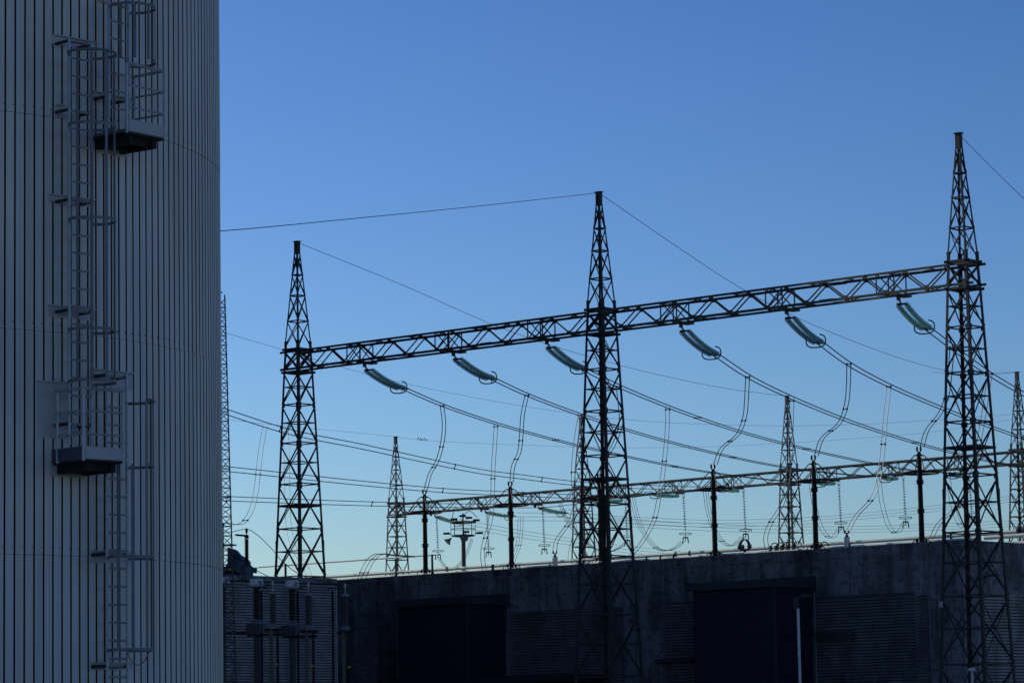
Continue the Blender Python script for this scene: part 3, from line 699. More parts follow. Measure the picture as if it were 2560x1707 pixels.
def gis_hall():
    root = thing('switchgear_hall', 'long dark stained concrete hall with ribbed panels filling the lower right', 'building', cor, PHI)
    # local frame: x = e, y = n, origin at near right corner; wall runs to -x and to +y
    Lw_ = 75; D = 26
    mb = MB(); mb.box((-Lw_/2, D/2, ZR/2-.1), Lw_, D, ZR-.2)
    mb.build('wall', 'concrete', root)
    mb = MB()
    mb.box((-Lw_/2, .13, ZR-.24), Lw_+.06, .32, .55)        # parapet band
    mb.box((-.13, D/2+.3, ZR-.24), .32, D-.4, .55)
    mb.box((-Lw_/2, D/2, ZR-.15), Lw_-.4, D-.4, .02)
    mb.build('parapet', 'concrete', root)
    mb = MB()                                               # formwork joints and pilasters
    x = -4.0
    for xp in (2327, 1655, 1568, 1275, 962, 870):
        mb = MB(); p = wl(xp); s = sx_(p)
        mb.box((s, -.02, (ZR-.5)/2), .5 if xp != 2327 else 2.0, .06, ZR-.55)
        mb.build('pilaster', 'concrete', root)
    def panel(xa, xb, ya, m='planks', zlow=.4):
        a_ = sx_(wl(xa)); b_ = sx_(wl(xb)); zt = wl(xa, ya).z
        q = MB(); ribs(q, Vector((a_,0,0)), Vector((1,0,0)), Vector((0,-1,0)), b_-a_, zlow, zt, .165, .11)
        q.build('ribbed_panel', m, root); q = MB(); q.box(((a_+b_)/2, -.004, (zlow+zt)/2), b_-a_-.02, .012, zt-zlow-.02); q.build('panel_gap_shade', 'gap_shade', root)  # dark sheet behind the ribs paints the shade in their gaps
    panel(1276, 1556, 1530); panel(1657, 1735, 1505); panel(2040, 2320, 1491); panel(945, 990, 1548)
    for (yy_, k) in ((1432,0),(1462,1)):
        q = MB(); zt = wl(2000, yy_-30).z; q.box((-26, -.004, zt), 50, .012, .02); q.build('formwork_joint', 'planks', root)
    for xp in (905,1045,1205,1345,1620,1705,1838,1985,2160,2262):
        q = MB(); zt = wl(xp, 1400).z; s_ = sx_(wl(xp)); z0_ = ZR-2.6; q.box((s_, -.004, (ZR-.55+z0_)/2), .02, .012, ZR-.55-z0_); q.build('formwork_joint', 'planks', root)
    # right end face: panel concrete lightened to paint in the brighter sky on it
    p = onplane(2455, 1476, cor, e); q = MB(); y0 = (Vector((p.x,p.y,0))-cor).dot(n)
    ribs(q, Vector((0,y0,0)), Vector((0,1,0)), Vector((1,0,0)), D-y0-1, .4, p.z, .165, .10); q.build('ribbed_panel', 'planklight', root); q = MB(); q.box((.004, (y0+D-1)/2, p.z/2), .012, D-1-y0, p.z-.9); q.build('panel_gap_shade', 'gap_shade', root)
    # clad stair bays standing proud of the wall
    def bay(xa, xc, xr, ya, yup):
        dpt = 3.4; off = -dpt
        a_ = sx_(wl(xa, 1500, off)); c_ = sx_(wl(xc, 1500, off)); zt = wl(xa, ya, off).z
        r_ = c_+.22; w_ = sx_(wl(xr, 1500)); zu = wl(xr, yup).z
        b = thing('entrance_bay', None, None, (0,0,0)); b.parent = root; b['label'] = 'black metal clad bay under a flat roof'
        q = MB(); ribs(q, Vector((a_+.2,-dpt,0)), Vector((1,0,0)), Vector((0,-1,0)), c_-a_-.2, .1, zt-.45, .22, .02)
        ribs(q, Vector((c_,-dpt,0)), Vector((0,1,0)), Vector((1,0,0)), dpt-.1, .1, zt-.45, .22, .02)
        q.box(((a_+.2+c_)/2, -dpt/2-.05, (zt-.4)/2), c_-a_-.22, dpt-.12, zt-.4)
        q.build('cladding', 'darkclad', b)
        q = MB(); q.box(((a_+r_)/2, -dpt/2-.22, zt-.2), r_-a_, dpt+.30, .42); q.build('roof_fascia', 'darktrim', b)
        q = MB(); q.box((c_+.02, -dpt-.02, (zt-.42)/2), .1, .1, zt-.42); q.build('corner_trim', 'darktrim', b)
        q = MB(); xw = w_-.08; q.tube([(xw, -.12, 0), (xw, -.12, zt-.5)], .05, 8); q.build('downpipe', 'galvdull', b, True)
        q = MB(); q.box(((a_+w_)/2+.6, -.09, (zu+zt-.6)/2), w_-a_-1.2, .16, zu-zt+.6); q.build('wall_flashing', 'darktrim', b)
    bay(988, 1166, 1276, 1501, 1483); bay(1725, 1936, 2042, 1459, 1439)
    # low canopy at the foot
    a_ = sx_(wl(1150, 1693, -4.2)); c_ = sx_(wl(1405, 1693, -4.2)); zt = wl(1150, 1693, -4.2).z
    q = MB(); q.box(((a_+c_)/2, -2.3, zt-.2), c_-a_, 4.0, .4); q.box(((a_+c_)/2, -2.0, zt/2-.25), c_-a_-.6, 3.4, zt-.5); q.build('low_annex', 'darkclad', root)
    # ledges
    q = MB(); a_ = sx_(wl(1645)); c_ = sx_(wl(1735)); zt = wl(1650,1652).z; q.box(((a_+c_)/2, -.2, zt), c_-a_, .4, .25); q.build('ledge', 'darktrim', root); q = MB()
    a_ = sx_(wl(2042)); c_ = sx_(wl(2136)); zt = wl(2045,1590).z; q.box(((a_+c_)/2, -.12, zt), c_-a_, .24, .5); q.build('ledge', 'darktrim', root)
    q = MB(); s = sx_(wl(2326)); q.tube([(s,-.08,0),(s,-.08,ZR-.2)], .035, 8)
    for k in range(8): q.box((s,-.06,1+k*1.25), .1, .12, .06)
    q.build('downpipe', 'galvdull', root, True)
    q = MB(); p = onplane(2452, 1440, cor, e); yy = (Vector((p.x,p.y,0))-cor).dot(n)
    q.bar((0.0,yy,p.z-.1),(.5,yy,p.z), .08, .08); q.box((.75,yy,p.z+.02), .7, .3, .10); q.box((.1,yy,p.z-.1), .2, .25, .3); q.build('wall_lamp', 'darktrim', root)
    # railing sockets and small roof brackets seen against the tubes
    for xp in (1610, 1645, 1678, 2120, 2360, 1440, 1452):
        q = MB(); s = sx_(wl(xp)); q.box((s,.3,ZR+.13), .07,.07,.26); q.box((s+.08,.3,ZR+.26), .22,.05,.05); q.build('roof_bracket', 'towerdark', root)
gis_hall()

# free-standing fire wall (runs away from the viewer, square to the hall)
fw = at(841, 1446, 180.0); FWZ = fw.z; fwb = Vector((fw.x, fw.y, 0))
root = thing('fire_wall', 'free standing ribbed grey concrete fire wall behind the instrument posts', 'wall', fwb, PHI)
mb = MB(); mb.box((-.3, -11, FWZ/2-.15), .5, 22, FWZ-.3); mb.build('wall_core', 'groove_shade', root)  # core coloured dark: painted shade in the gaps between the ribs
mb = MB(); ribs(mb, Vector((-.05,-21.9,0)), Vector((0,1,0)), Vector((1,0,0)), 21.75, .2, FWZ-.28, .15, .10); mb.build('ribbed_face', 'planklight', root)
mb = MB(); mb.box((-.3, -11, FWZ-.14), .62, 22.1, .28); mb.build('coping', 'concrete', root)
mb = MB(); mb.box((-.04, -.05, FWZ/2-.2), .16, .1, FWZ-.4); mb.build('end_trim', 'planklight', root)
tag(root, group=None)

# ---------------------------------------------------------------- busbar tubes on the hall roof
def tube_run(xa, ya, xb, yb, off, r, lab, saddles=(), x_ext=0):
    P = wl(xa, ya, off); Q = wl(xb, yb, off); Q.z = P.z if False else Q.z
    zm = (P.z+Q.z)/2; P.z = Q.z = zm
    root = thing('busbar_tube', lab, 'pipe', P, PHI, 'busbar tubes over the hall roof')
    L = (Q-P).length; mb = MB(); mb.tube([(0,0,0),(L,0,0)], r, 20); mb.build('tube', 'tube', root, True)
    for xs in saddles:
        s = (wl(xs, 1400, off)-P).dot(e); mb = MB()
        mb.tube([Vector((s, math.cos(a_)*(r+.02), math.sin(a_)*(r+.02))) for a_ in [2*math.pi*k/14 for k in range(14)]], .035, 6, closed=True)
        mb.bar((s,0,-r), (s,0,-r-.22), .12, .12)
        for sg in (-1,1): mb.tube(spline([(s,0,-r-.2),(s+sg*.28,0,-r-.26),(s+sg*.45,0,-r-.5)], 5), .03, 6)
        mb.build('saddle', 'towerdark', root, True)
    return root, P, zm
tube_run(640, 1456, 2544, 1325, 11.5, .105, 'thick upper pale tube running the whole length of the hall roof', (1118, 1690, 1725, 2380, 2418))
tube_run(800, 1453, 2450, 1345, 10.2, .10, 'lower pale tube just showing along the roof edge', (1375,))
tube_run(645, 1420, 1096, 1383, 17.0, .055, 'thin pale tube high on the left ending at a bushing')
tube_run(2462, 1345, 2640, 1331, 9.2, .12, 'short pale tube at the right edge below the flanged one')
tube_run(2500, 1362, 2640, 1350, 8.6, .12, 'lowest pale tube at the right edge just above the roof corner')
p = wl(2548, 1324, 11.5); root = thing('flanged_valve', 'dark round flange on the end of the upper tube at the right edge', 'flange', p, PHI)
mb = MB(); mb.lathe([(.26,-.05),(.26,.05)], axis=(1,0,0), n=20); mb.lathe([(.26,.32),(.26,.42)], axis=(1,0,0), n=20); mb.build('flange', 'galvdull', root, True)
mb = MB(); mb.lathe([(.15,.03),(.17,.2),(.15,.35)], axis=(1,0,0), n=16); mb.build('neck', 'towerdark', root, True)
mb = MB(); mb.lathe([(.12,.4),(.12,2.5)], axis=(1,0,0), n=16); mb.build('tube', 'tube', root, True)

# ---------------------------------------------------------------- black bushings with corona rings
def make_bushing(lab, loc):
    t = thing('roof_bushing', lab, 'bushing', loc, 0, 'black bushings on the hall roof')
    def col(z0, z1, r0, r1):
        pr = []; k = int((z1-z0)/.07)
        for i in range(k+1):
            z = z0+(z1-z0)*i/k; r = r0+(r1-r0)*i/k; pr += [(r, z), (r+.022, z+.02), (r, z+.035)]
        mb = MB(); mb.lathe(pr, n=16); mb.build('insulator_column', 'black', t, True)
    col(.3, 1.66, .15, .145); col(1.86, 3.26, .14, .13); col(3.46, 4.8, .145, .115)
    for z in (1.76, 3.36):
        mb = MB(); mb.lathe([(.15,-.12),(.21,-.10),(.21,-.03),(.18,-.02),(.18,.02),(.21,.03),(.21,.10),(.15,.12)], base=(0,0,z), n=18); mb.build('flange', 'black', t, True)
    mb = MB(); mb.lathe([(.2,4.8),(.2,4.88),(.12,4.9),(.1,5.0)], n=16); mb.build('head', 'black', t, True)
    mb = MB()
    for s in (-1,1): mb.bar((0,0,4.98), (s*.10,0,5.1), .06, .06); mb.lathe([(.045,5.08),(.055,5.1),(.055,5.3),(.03,5.33)], base=(s*.10,0,0), n=8)
    mb.build('terminal', 'black', t, True)
    mb = MB(); mb.tube([Vector((math.cos(a_)*1.04, math.sin(a_)*1.04, 3.86)) for a_ in [2*math.pi*k/48 for k in range(48)]], .062, 10, closed=True); mb.build('corona_ring', 'black', t, True)
    for a_ in (R_(8), R_(188), R_(98), R_(278)):
        c, s = math.cos(a_), math.sin(a_); mb = MB(); mb.tube(spline([(c*.1,s*.1,4.82),(c*.24,s*.24,4.84),(c*.38,s*.38,4.72),(c*1.02,s*1.02,3.88)], 5), .03, 6); mb.build('ring_arm', 'black', t, True)
    mb = MB(); mb.lathe([(.2,.2),(.2,.3),(.15,.31)], n=16); mb.box((0,0,.1), .26,.26,.24); mb.box((0,0,-.35), .34,.34,.6)
    for s in (-1,1): mb.tube(spline([(s*.1,0,.1),(s*.35,0,.12),(s*.5,0,.05),(s*.52,0,-.08)], 5), .03, 6)
    for s in (-1,1): mb.box((s*.25,.1,.12), .12,.1,.2)
    mb.build('base', 'black', t)
    return t
bs = [(1064,1432,1228,'leftmost of the row, above the left clad bay'), (1279,1418,1208,'second of the row, right of the floodlight mast'), (1503,1402,1188,'hidden behind the middle dark tower, only its ring showing'),
      (1788,1388,1165,'fourth of the row, left of the lone small tower'), (2040,1371,1143,'fifth of the row, right of the lone small tower'), (2305,1356,1121,'rightmost of the row, left of the big right tower')]
BT = []; b0 = None
for (x, yb, yt, w_) in bs:
    P = wl(x, yb, 9.0); Q = wl(x, yt, 9.0); s = (Q.z-P.z)/5.2
    lab = 'black bushing with wide ring, %s' % w_
    if b0 is None: b0 = make_bushing(lab, P); c = b0
    else: c = copy_tree(b0); c['label'] = lab
    c.location = P; c.scale = (s,s,s); c.rotation_euler = (0,0,0); BT.append(P+zz*(5.2*s))
# near droppers: conductor -> bushing
DR = [ (0, [(1105,1014),(1110,1060),(1106,1105),(1094,1150),(1075,1185),(1064,1224)], 0, 'from the leftmost conductor to the leftmost bushing'),
       (1, [(1317,988),(1307,1035),(1303,1090),(1298,1130),(1283,1165),(1279,1205)], 1, 'from the second conductor to the second bushing'),
       (2, [(1545,966),(1550,1010),(1552,1060),(1535,1110),(1512,1150),(1503,1190)], 2, 'inside the middle dark tower'),
       (3, [(1869,942),(1866,1000),(1862,1040),(1845,1085),(1805,1120),(1788,1160)], 3, 'S shaped, to the bushing left of the lone small tower'),
       (4, [(2122,910),(2121,960),(2116,1010),(2098,1058),(2056,1095),(2040,1140)], 4, 'S shaped, to the bushing right of the lone small tower'),
       (5, [(2380,868),(2375,930),(2368,985),(2352,1030),(2318,1075),(2305,1117)], 5, 'curving out of the right big tower to the rightmost bushing') ]
def cond_depth(ci, x):
    A, B, pts = COND[ci]; d = Vector((B.x-A.x, B.y-A.y, 0)).normalized(); return onplane(x, 1000, A, Vector((-d.y,d.x,0))).y
for (ci, pix, bi, w_) in DR:
    Y0 = cond_depth(ci, pix[0][0]); Y1 = BT[bi].y; k = len(pix)
    pts = [at(x, y, Y0+(Y1-Y0)*i/(k-1)) for i, (x, y) in enumerate(pix)]
    bundle('dropper_cable', 'dark twin dropper cable %s' % w_, 'power cable', pts, .22, .026, group='dropper cables to the bushings', spacers=(.02,.45,.72), across=Vector((.98,-.2,0)))
# far droppers
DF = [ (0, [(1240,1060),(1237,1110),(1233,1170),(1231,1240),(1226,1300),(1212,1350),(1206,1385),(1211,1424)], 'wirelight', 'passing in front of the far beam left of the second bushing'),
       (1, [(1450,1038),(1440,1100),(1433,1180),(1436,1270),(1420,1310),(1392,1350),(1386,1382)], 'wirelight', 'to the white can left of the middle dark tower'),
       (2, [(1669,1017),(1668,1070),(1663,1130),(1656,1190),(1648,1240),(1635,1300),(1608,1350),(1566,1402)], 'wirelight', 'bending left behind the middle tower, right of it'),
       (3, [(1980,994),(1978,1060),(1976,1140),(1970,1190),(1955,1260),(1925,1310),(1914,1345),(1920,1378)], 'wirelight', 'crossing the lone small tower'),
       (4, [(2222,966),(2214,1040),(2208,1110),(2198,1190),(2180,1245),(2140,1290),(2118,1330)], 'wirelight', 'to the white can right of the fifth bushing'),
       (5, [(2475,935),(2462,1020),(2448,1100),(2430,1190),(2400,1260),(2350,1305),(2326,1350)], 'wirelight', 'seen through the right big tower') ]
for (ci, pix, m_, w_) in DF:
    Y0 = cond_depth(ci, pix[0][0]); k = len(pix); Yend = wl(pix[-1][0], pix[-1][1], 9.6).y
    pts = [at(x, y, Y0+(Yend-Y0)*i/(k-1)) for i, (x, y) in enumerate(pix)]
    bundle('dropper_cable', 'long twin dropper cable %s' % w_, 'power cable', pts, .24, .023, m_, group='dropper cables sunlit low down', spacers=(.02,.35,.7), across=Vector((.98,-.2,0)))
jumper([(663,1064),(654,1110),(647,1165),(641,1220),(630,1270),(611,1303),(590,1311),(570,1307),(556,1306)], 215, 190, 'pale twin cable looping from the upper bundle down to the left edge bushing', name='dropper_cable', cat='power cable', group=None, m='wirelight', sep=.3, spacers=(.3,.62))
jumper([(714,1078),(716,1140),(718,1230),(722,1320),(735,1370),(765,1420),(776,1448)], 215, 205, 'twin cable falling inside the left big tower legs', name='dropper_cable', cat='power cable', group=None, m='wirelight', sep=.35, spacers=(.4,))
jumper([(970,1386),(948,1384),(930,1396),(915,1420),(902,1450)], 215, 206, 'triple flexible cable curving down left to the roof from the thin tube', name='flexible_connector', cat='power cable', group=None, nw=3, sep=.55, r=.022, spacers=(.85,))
p = at(968, 1386, 214); q = at(1037, 1391, 213); mb = MB(); mb.tube([Vector((0,0,0)), q-p], .055, 10); tag(mb.build('busbar_stub', 'galvdull', None, True), 'short grey sloping tube joining the triple flexible cable to the thin tube', 'pipe').location = p

# faint far conductors
def far3(name, pix, Ya, Yb, lab):
    k = len(pix); pts = [at(x, y, Ya+(Yb-Ya)*i/(k-1)) for i, (x, y) in enumerate(pix)]
    bundle('far_conductor', lab, 'power cable', pts, .25, .019, group='faint far conductors', vert=.75, nw=3)
far3('a', [(1158,1310),(1230,1322),(1300,1334),(1430,1354),(1560,1372),(1700,1385)], 315, 400, 'faint triple conductor sloping down right from beside the floodlight mast')
far3('b', [(1288,1291),(1400,1292),(1500,1296),(1650,1304),(1790,1308),(2000,1302),(2150,1290),(2300,1275),(2580,1240)], 308, 420, 'faint triple conductor sagging low then rising to the right edge')
far3('c', [(1417,1283),(1480,1295),(1600,1308),(1780,1318),(2000,1324),(2250,1320),(2580,1306)], 300, 420, 'faint triple conductor lowest and most level, just above the tubes')

# ---------------------------------------------------------------- roof equipment
def post_insulator(x, y0, y1, off, r, lab, m='porcelain'):
    P = wl(x, y1, off); Q = wl(x, y0, off); H_ = Q.z-P.z; root = thing('post_insulator', lab, 'post insulator', P, 0, 'small post insulators on the hall roof')
    pr = []; k = max(4, int(H_*.8/.12))
    for i in range(k+1):
        z = H_*.1+H_*.8*i/k; pr += [(r*.6, z), (r, z+.03), (r*.6, z+.06)]
    mb = MB(); mb.lathe(pr, n=14); mb.build('ribbed_body', m, root, True)
    mb = MB(); mb.lathe([(r*.9,0),(r*.9,H_*.1)], n=12); mb.box((0,0,-.1), r*2.2, r*2.2, .2); mb.build('base', 'black', root)
    mb = MB(); mb.lathe([(r*.7,H_*.93),(r*.5,H_)], n=12); mb.build('cap', 'black', root)
post_insulator(1081, 1385, 1434, 9.2, .10, 'short ribbed black post right beside the leftmost bushing')
post_insulator(990, 1396, 1442, 8.7, .10, 'short ribbed black post in front of the left far tower')
post_insulator(714, 1408, 1446, 16, .12, 'short ribbed black post inside the left big tower legs')
post_insulator(1232, 1411, 1428, 9.9, .13, 'squat dark clamp post on the upper tube left of the second bushing')
def can(x, y0, y1, lab):
    P = wl(x, y1, 9.4); Q = wl(x, y0, 9.4); H_ = Q.z-P.z
    root = thing('white_bushing', lab, 'bushing', P, 0, 'white can shaped bushings on the roof')
    mb = MB(); mb.lathe([(.14,0),(.165,.05),(.165,H_*.93),(.12,H_)], n=20); mb.build('can', 'white', root, True)
    mb = MB(); mb.lathe([(.09,H_),(.1,H_+.06),(.05,H_+.12),(.05,H_+.22)], n=12); mb.bar((-.1,0,H_+.2),(.1,0,H_+.2), .05,.05)
    for s in (-.1,.1): mb.lathe([(.035,H_+.18),(.045,H_+.3),(.03,H_+.36)], base=(s,0,0), n=8)
    mb.build('terminal', 'black', root, True)
can(1388, 1391, 1414, 'white can bushing on the roof left of the middle dark tower'); can(2118, 1341, 1367, 'white can bushing on the roof right of the fifth black bushing')
P = wl(1862, 1382, 10.8); root = thing('flexible_joint', 'arched flexible copper straps joining the tube halfway along the roof', 'connector', P, PHI)
for s in (-.36, .36):
    mb = MB(); mb.lathe([(.15,-.06),(.15,.06)], base=(s,0,.38), axis=(1,0,0), n=16); mb.lathe([(.13,.10),(.13,.15)], base=(s*.7,0,.38), axis=(1,0,0), n=16); mb.build('clamp', 'towerdark', root, True)
for k in range(-2,3):
    mb = MB(); mb.tube([Vector((math.cos(a_)*.34, k*.05, .42+math.sin(a_)*.40)) for a_ in [math.pi*i/12 for i in range(13)]], .03, 6); mb.build('strap', 'ring', root, True)
mb = MB(); mb.lathe([(.16,-.25),(.16,-.12),(.08,-.1),(.14,-.05),(.08,0),(.08,.2)], n=14); mb.bar((-.3,0,.2),(.3,0,.2),.1,.1); mb.build('support', 'black', root, True)
for (x, y, w_) in ((1960, 1362, 'in front of the lone small tower'), (2070, 1360, 'right of the fifth black bushing')):
    P = wl(x, y, 10.2); root = thing('arched_connector', 'dark arched strap connectors on the lower tube %s' % w_, 'connector', P, PHI, 'strap connectors on the lower tube')
    for k in range(5 if x < 2000 else 2):
        mb = MB(); cx = -.7+k*.42; mb.tube([Vector((cx+math.cos(a_)*.3, 0, -.12+math.sin(a_)*.28)) for a_ in [math.pi*i/8 for i in range(9)]], .035, 6); mb.box((cx-.3,0,-.15), .14,.16,.3)
        mb.build('strap', 'towerdark', root)

# ---------------------------------------------------------------- floodlight mast
Yl = 262.0; base = at(1158, 1340, Yl); root = thing('floodlight_mast', 'floodlight mast with a round cage platform and loudspeakers above the roof', 'light mast', (base.x, base.y, 0))
zl = base.z; mb = MB(); mb.lathe([(.26,0),(.175,zl),(.07,zl+.15),(.06,zl+1.9)], n=16); mb.build('pole', 'tower', root, True)
mb = MB(); mb.lathe([(.25,zl-.1),(.95,zl),(.95,zl+.1),(.2,zl+.12)], n=16); mb.build('platform', 'towerdark', root)
mb = MB()
for z in (zl+.6, zl+1.1):
    mb.tube([Vector((math.cos(a_)*1.0, math.sin(a_)*1.0, z)) for a_ in [2*math.pi*k/20 for k in range(20)]], .025, 6, closed=True)
mb.tube([Vector((math.cos(a_)*1.05, math.sin(a_)*1.05, zl+1.15)) for a_ in [2*math.pi*k/20 for k in range(20)]], .05, 6, closed=True)
for k in range(8):
    a_ = 2*math.pi*k/8; mb.bar((math.cos(a_), math.sin(a_), zl+.05), (math.cos(a_), math.sin(a_), zl+1.1), .04, .04)
mb.build('cage_rail', 'towerdark', root)
for k, (dx, dz) in enumerate(((-1.35,.25), (1.35,.25), (0.25,.3), (-.7,1.35), (.0,1.6), (.5,1.45), (1.1,1.3))):
    mb = MB(); mb.box((dx, -.9 if abs(dx) < 1 else 0, zl+dz), .55, .3, .16); mb.bar((dx*.7,0,zl+dz-.05),(dx,-.5 if abs(dx) < 1 else 0,zl+dz), .05,.05); mb.build('floodlight', 'ring', root)
for (dx, ax) in ((-.95, (-.6,-.2,-.6)), (.1, (0,-1,-.1))):
    mb = MB(); mb.lathe([(.05,0),(.08,.15),(.15,.3),(.33,.5),(.34,.52)], base=(dx,-.3,zl-.12), axis=ax, n=16); mb.build('loudspeaker', 'galvdull', root, True)
for k, (a0, a1) in enumerate((((-.9,zl+1.5),(-.3,zl+2.0)), ((-.1,zl+1.6),(1.2,zl+1.5)))):
    mb = MB(); mb.tube(spline([(a0[0],0,a0[1]),((a0[0]+a1[0])/2,0,max(a0[1],a1[1])+.45),(a1[0],0,a1[1])], 8), .03, 6); mb.build('hose', 'ring', root, True)

# ---------------------------------------------------------------- slim lattice mast beside the tank
Ym = 140.0; pb = at(566, 1850, Ym); pt = at(549, 737, Ym); HM = pt.z
root = thing('lattice_mast', 'slim tall lattice mast rising right beside the tank edge', 'lattice mast', (at(551,1300,Ym).x, Ym, 0), PHI)
def mh(z): return .20+.33*(1-z/HM)
legs = [(-1,-1),(1,-1),(1,1),(-1,1)]
for (sx, sy) in legs:
    mb = MB(); mb.angle((sx*mh(0),sy*mh(0),0), (sx*mh(HM),sy*mh(HM),HM), .07, (-sx,0,0), (0,-sy,0), .015); mb.build('leg', 'towerdark', root)
for i in range(4):
    a_, b_ = legs[i], legs[(i+1)%4]; mb = MB(); z = .3; k = 0
    while z < HM-.2:
        z1 = min(z+.42, HM); h0, h1 = mh(z), mh(z1)
        mb.bar((a_[0]*h0,a_[1]*h0,z), (b_[0]*h0,b_[1]*h0,z), .03,.03)
        p_, q_ = (a_, b_) if k%2 else (b_, a_)
        mb.bar((p_[0]*h0,p_[1]*h0,z), (q_[0]*h1,q_[1]*h1,z1), .025,.025)
        z = z1; k += 1
    mb.build('face_bracing', 'towerdark', root)
mb = MB(); mb.box((mh(HM),mh(HM)*-1,HM+.05), .35,.12,.05); mb.bar((mh(HM),-mh(HM),HM-.1),(mh(HM),-mh(HM),HM+.05),.05,.05); mb.build('top_fitting', 'black', root)

# ---------------------------------------------------------------- transformer behind the fire wall
Yt = 186.0; P = at(596, 1440, Yt); root = thing('power_transformer', 'dark blue rounded transformer turret with yellow marks above the fire wall', 'transformer', (P.x, P.y, 0))
z0 = P.z-1.6
mb = MB(); mb.box((-.9,0,z0/2), 4.6, 3.2, z0); mb.build('tank', 'bluedark', root)
mb = MB(); mb.lathe([(.95,0),(.95,1.9),(.9,2.05),(.7,2.15),(0,2.2)], base=(-1.0,-.2,z0), axis=(0,0,1), n=28)
mb.lathe([(.6,-.2),(.62,1.5),(.5,1.7),(0,1.75)], base=(-.6,-.3,z0+1.25), axis=(.35,-.1,.5), n=24)
mb.build('turret', 'bluedark', root, True)
mb = MB(); a_ = at(566,1366,Yt)-P; b_ = at(648,1438,Yt)-P
mb.add([Vector((x_,y_,z_)) for y_ in (-.8,.8) for (x_,z_) in ((-.55,z0+3.25),(-.05,z0+3.1),(.35,z0+2.6),(.62,z0+2.0),(1.25,z0+.9),(-.6,z0+.9))],
       [(0,1,2,3,4,5),(11,10,9,8,7,6)]+[(i,(i+1)%6+0,(i+1)%6+6,i+6) for i in range(6)])
mb.build('conservator', 'bluedark', root)
for k in range(3):
    mb = MB(); mb.box((-1.15+k*.38,-1.2,z0+1.95), .26,.06,.10); mb.build('yellow_mark', 'yellow', root)
mb = MB(); mb.box((-.9,-1.25,z0+1.6), 2.4,.3,.5); mb.build('walkway', 'deck', root)
# bushing standing beside it
P = at(617, 1412, 176); Q = at(617, 1322, 176); H_ = Q.z-P.z
root = thing('transformer_bushing', 'ribbed black bushing with a side arm left of the big left tower', 'bushing', P)
pr = []
for i in range(19): pr += [(.085, H_*.02+i*H_*.038), (.145, H_*.02+i*H_*.038+.03), (.085, H_*.02+i*H_*.038+.05)]
mb = MB(); mb.lathe(pr, n=16); mb.build('ribbed_body', 'porcelain', root, True)
mb = MB(); mb.lathe([(.11,H_*.74),(.13,H_*.8)], n=14); mb.lathe([(.03,H_*.8),(.03,H_*.9),(.07,H_*.9),(.07,H_*1.02)], n=10); mb.bar((.1,0,H_*.81),(-.62,0,H_*.845),.14,.1); mb.build('head', 'black', root)
mb = MB(); mb.lathe([(.35,-.6),(.35,-.1),(.2,0)], n=16); mb.bar((-.5,0,-.25),(.55,0,-.3),.3,.3); mb.box((0,0,-3.4), .3,.3,5.8); mb.build('base', 'bluedark', root)
P2 = at(555, 1405, 178); root = thing('ring_bushing', 'bushing with a pale ring half hidden by the tank edge', 'bushing', P2)
mb = MB(); mb.lathe([(.11,-1),(.11,2.0),(.16,2.02),(.16,2.2)], n=12); mb.build('body', 'porcelain', root, True)
mb = MB(); mb.tube([Vector((.25+math.cos(a_)*.55, math.sin(a_)*.55, .95)) for a_ in [2*math.pi*k/24 for k in range(24)]], .035, 6, closed=True); mb.build('corona_ring', 'wirelight', root, True)

# ---------------------------------------------------------------- instrument posts in front of the fire wall
YI = 150.0
def pole(root, z, r=.17, m='galvdull', dx=0, dy=0):
    mb = MB(); mb.tube([(dx,dy,0),(dx,dy,z)], r, 14); mb.build('pole', m, root, True)
def ct(x, ytop, lab):
    P = at(x, ytop, YI); z = P.z; root = thing('current_transformer', lab, 'current transformer', (P.x, P.y, 0), 0, 'current transformers')
    mb = MB(); mb.lathe([(.30,-.34),(.325,-.31),(.325,-.05),(.28,0)], base=(0,0,z), n=24); mb.build('drum', 'drum', root, True)
    mb = MB(); mb.lathe([(.36,-.40),(.36,-.345)], base=(0,0,z), n=24); mb.box((.22,-.3,z-.2), .1,.1,.2); mb.build('drum_flange', 'galvdull', root)
    pr = []
    for i in range(18): zz0 = z-1.85+i*.08; pr += [(.13, zz0), (.20, zz0+.03), (.13, zz0+.05)]
    mb = MB(); mb.lathe(pr, n=18); mb.build('ribbed_column', 'porcelain', root, True)
    mb = MB(); mb.lathe([(.32,z-2.15),(.2,z-1.9),(.14,z-1.86)], n=16); mb.build('cone', 'galvdull', root, True)
    mb = MB(); mb.box((-.18,-.05,z-2.35), .62,.5,.5); mb.build('terminal_box', 'darktrim', root)
    mb = MB()
    for k in range(4): mb.tube(spline([(.2+.1*k,-.2,z-2.5),(.2+.1*k,-.25,z-2.15),(.3+.1*k,-.2,z-2.1),(.34+.1*k,-.1,z-2.4)], 4), .022, 6)
    mb.build('conduit', 'galvdull', root, True)
    mb = MB(); mb.box((.35,0,z-2.62), 1.6,.35,.12); mb.build('support_beam', 'deck', root)
    pole(root, z-2.6, .15, 'towerdark', -.0, 0)
ct(641, 1446, 'left drum headed transformer on a black ribbed post before the fire wall'); ct(730, 1450, 'right drum headed transformer on a black ribbed post before the fire wall')
ct(556, 1442, 'drum headed transformer mostly hidden behind the tank edge')
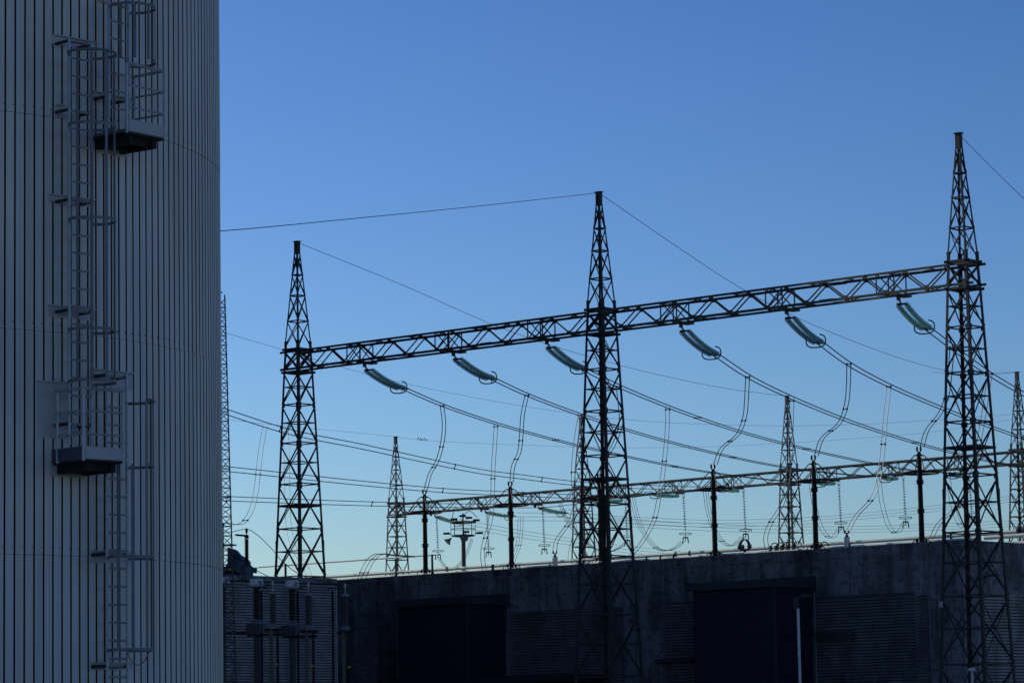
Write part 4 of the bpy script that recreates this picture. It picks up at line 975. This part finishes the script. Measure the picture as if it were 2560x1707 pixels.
def arrester(x, ytop, ybot, lab, Y=148.0):
    P = at(x, ytop, Y); z = P.z; zb = at(x, ybot, Y).z; root = thing('surge_arrester', lab, 'surge arrester', (P.x, P.y, 0), 0, 'surge arresters')
    k = int((z-zb-.3)/.075); pr = []
    for i in range(k): q_ = zb+.2+i*(z-zb-.3)/k; pr += [(.12, q_), (.19, q_+.03), (.12, q_+.045)]
    mb = MB(); mb.lathe(pr, n=18); mb.build('ribbed_column', 'greyporc', root, True)
    mb = MB(); mb.lathe([(.19,z-.12),(.19,z-.02),(.08,z)], n=18); mb.build('head', 'galvdull', root, True)
    mb = MB(); mb.lathe([(.02,z),(.02,z+.32)], n=8); mb.box((0,0,z+.4), .09,.09,.16); mb.build('terminal', 'galv', root)
    mb = MB(); mb.lathe([(.22,zb),(.17,zb+.12),(.13,zb+.2)], n=16); mb.build('foot', 'galvdull', root, True)
    mb = MB(); mb.box((0,.1,zb-.12), .8,.3,.14); mb.build('support_beam', 'deck', root)
    pole(root, zb-.1, .09, 'tower', -.1, 0); pole(root, zb-.1, .06, 'deck', .2, 0)
    mb = MB(); mb.box((.15,-.02,zb-1.7), .12,.16,.1); mb.build('counter', 'yellow', root)
arrester(682, 1478, 1567, 'grey ribbed arrester left of the right drum headed transformer'); arrester(771, 1482, 1571, 'grey ribbed arrester right of the right drum headed transformer')
arrester(863, 1484, 1574, 'grey ribbed arrester standing right of the fire wall end')
for x, y0, w_ in ((653,1468,'beside the left drum transformer'), (744,1470,'beside the right drum transformer'), (831,1471,'near the end of the fire wall')):
    P = at(x, y0, 151.5); root = thing('slim_post', 'thin black insulator post %s' % w_, 'post insulator', (P.x,P.y,0), 0, 'thin black posts'); z = P.z
    pr = []
    for i in range(16): q_ = z-1.75+i*.105; pr += [(.045,q_),(.085,q_+.04),(.045,q_+.06)]
    mb = MB(); mb.lathe(pr, n=12); mb.build('ribbed_column', 'black', root, True)
    mb = MB(); mb.tube([(0,0,0),(0,0,z-1.75)], .06, 10); mb.box((0,0,z+.02), .5,.06,.05); mb.build('pole', 'deck', root)
    mb = MB()
    for k in range(3): mb.tube([Vector((-.15+k*.16+math.cos(a_)*.06,-.15,z-1.95+math.sin(a_)*.12)) for a_ in [2*math.pi*i/10 for i in range(10)]], .015, 6, closed=True)
    mb.build('conduit', 'galvdull', root, True)
# connecting wires
def lead(pix, Y0, Y1, lab, r=.018, m='wire', group='thin leads over the fire wall'):
    k = len(pix); pts = [at(x, y, Y0+(Y1-Y0)*i/(k-1)) for i, (x, y) in enumerate(pix)]; bundle('lead_wire', lab, 'wire', pts, 0, r, m, group, nw=1)
lead([(540,1334),(580,1329),(617,1322),(645,1338),(680,1372),(706,1402),(760,1440),(868,1464)], 176, 149, 'thick lead from the side arm bushing over the fire wall to the right arrester')
lead([(540,1354),(580,1380),(625,1415),(680,1444),(735,1458),(773,1466)], 165, 149, 'lead sloping across the drum head to the middle arrester')
lead([(545,1412),(580,1432),(620,1450),(652,1457),(684,1464)], 160, 149, 'short lead over the left drum head to the left arrester')
lead([(606,1420),(601,1440),(604,1458),(618,1464)], 152, 150, 'small grey loop hanging left of the left drum head', .014, 'galvdull')
lead([(695,1432),(695,1450),(703,1464),(716,1469)], 152, 150, 'small grey loop hanging left of the right drum head', .014, 'galvdull')
# terrace lamps
def street_lamp(x, ytop, xh0, xh1, Y, lab, lit, yp=None):
    P = at(x, ytop+6, Y); root = thing('street_lamp', lab, 'street lamp', (P.x,P.y,0), 0, 'street lamps before the hall'); z = P.z
    zp = at(x, yp, Y).z if yp else z
    mb = MB(); mb.tube([(0,0,0),(0,0,zp)], .075, 14); mb.build('pole', lit, root, True)
    if zp < z: mb = MB(); mb.box((-.1,0,(z+zp)/2), .28,.2,z-zp); mb.build('box', 'darktrim', root)
    a_ = (xh0-x)/8000*Y; b_ = (xh1-x)/8000*Y
    mb = MB(); mb.bar((0,0,z-.02),(a_,0,z+.03), .06,.06); mb.build('arm', 'darktrim', root)
    mb = MB(); mb.lathe([(.03,0),(.12,.1),(.14,(b_-a_)*.6),(.06,(b_-a_))], base=(a_,0,z+.05), axis=(1,0,.06), n=12); hd_ = mb.build('head', 'towerdark', root, True)
street_lamp(1994, 1487, 2000, 2030, 168, 'street lamp with a pale pole before the right black bay', 'white', 1520)
street_lamp(876, 1562, 886, 924, 165, 'street lamp on a dark pole right of the fire wall end', 'deck')
P = at(2429, 1668, 156); root = thing('cable_bollard', 'short capped grey post at the foot of the tall right tower', 'post', (P.x,P.y,0)); mb = MB()
mb.lathe([(.07,0),(.07,P.z-.15)], n=12); mb.build('pole', 'galv', root, True)
mb = MB(); mb.lathe([(.16,P.z-.16),(.2,P.z-.1),(.12,P.z)], n=14); mb.build('cap', 'white', root, True)
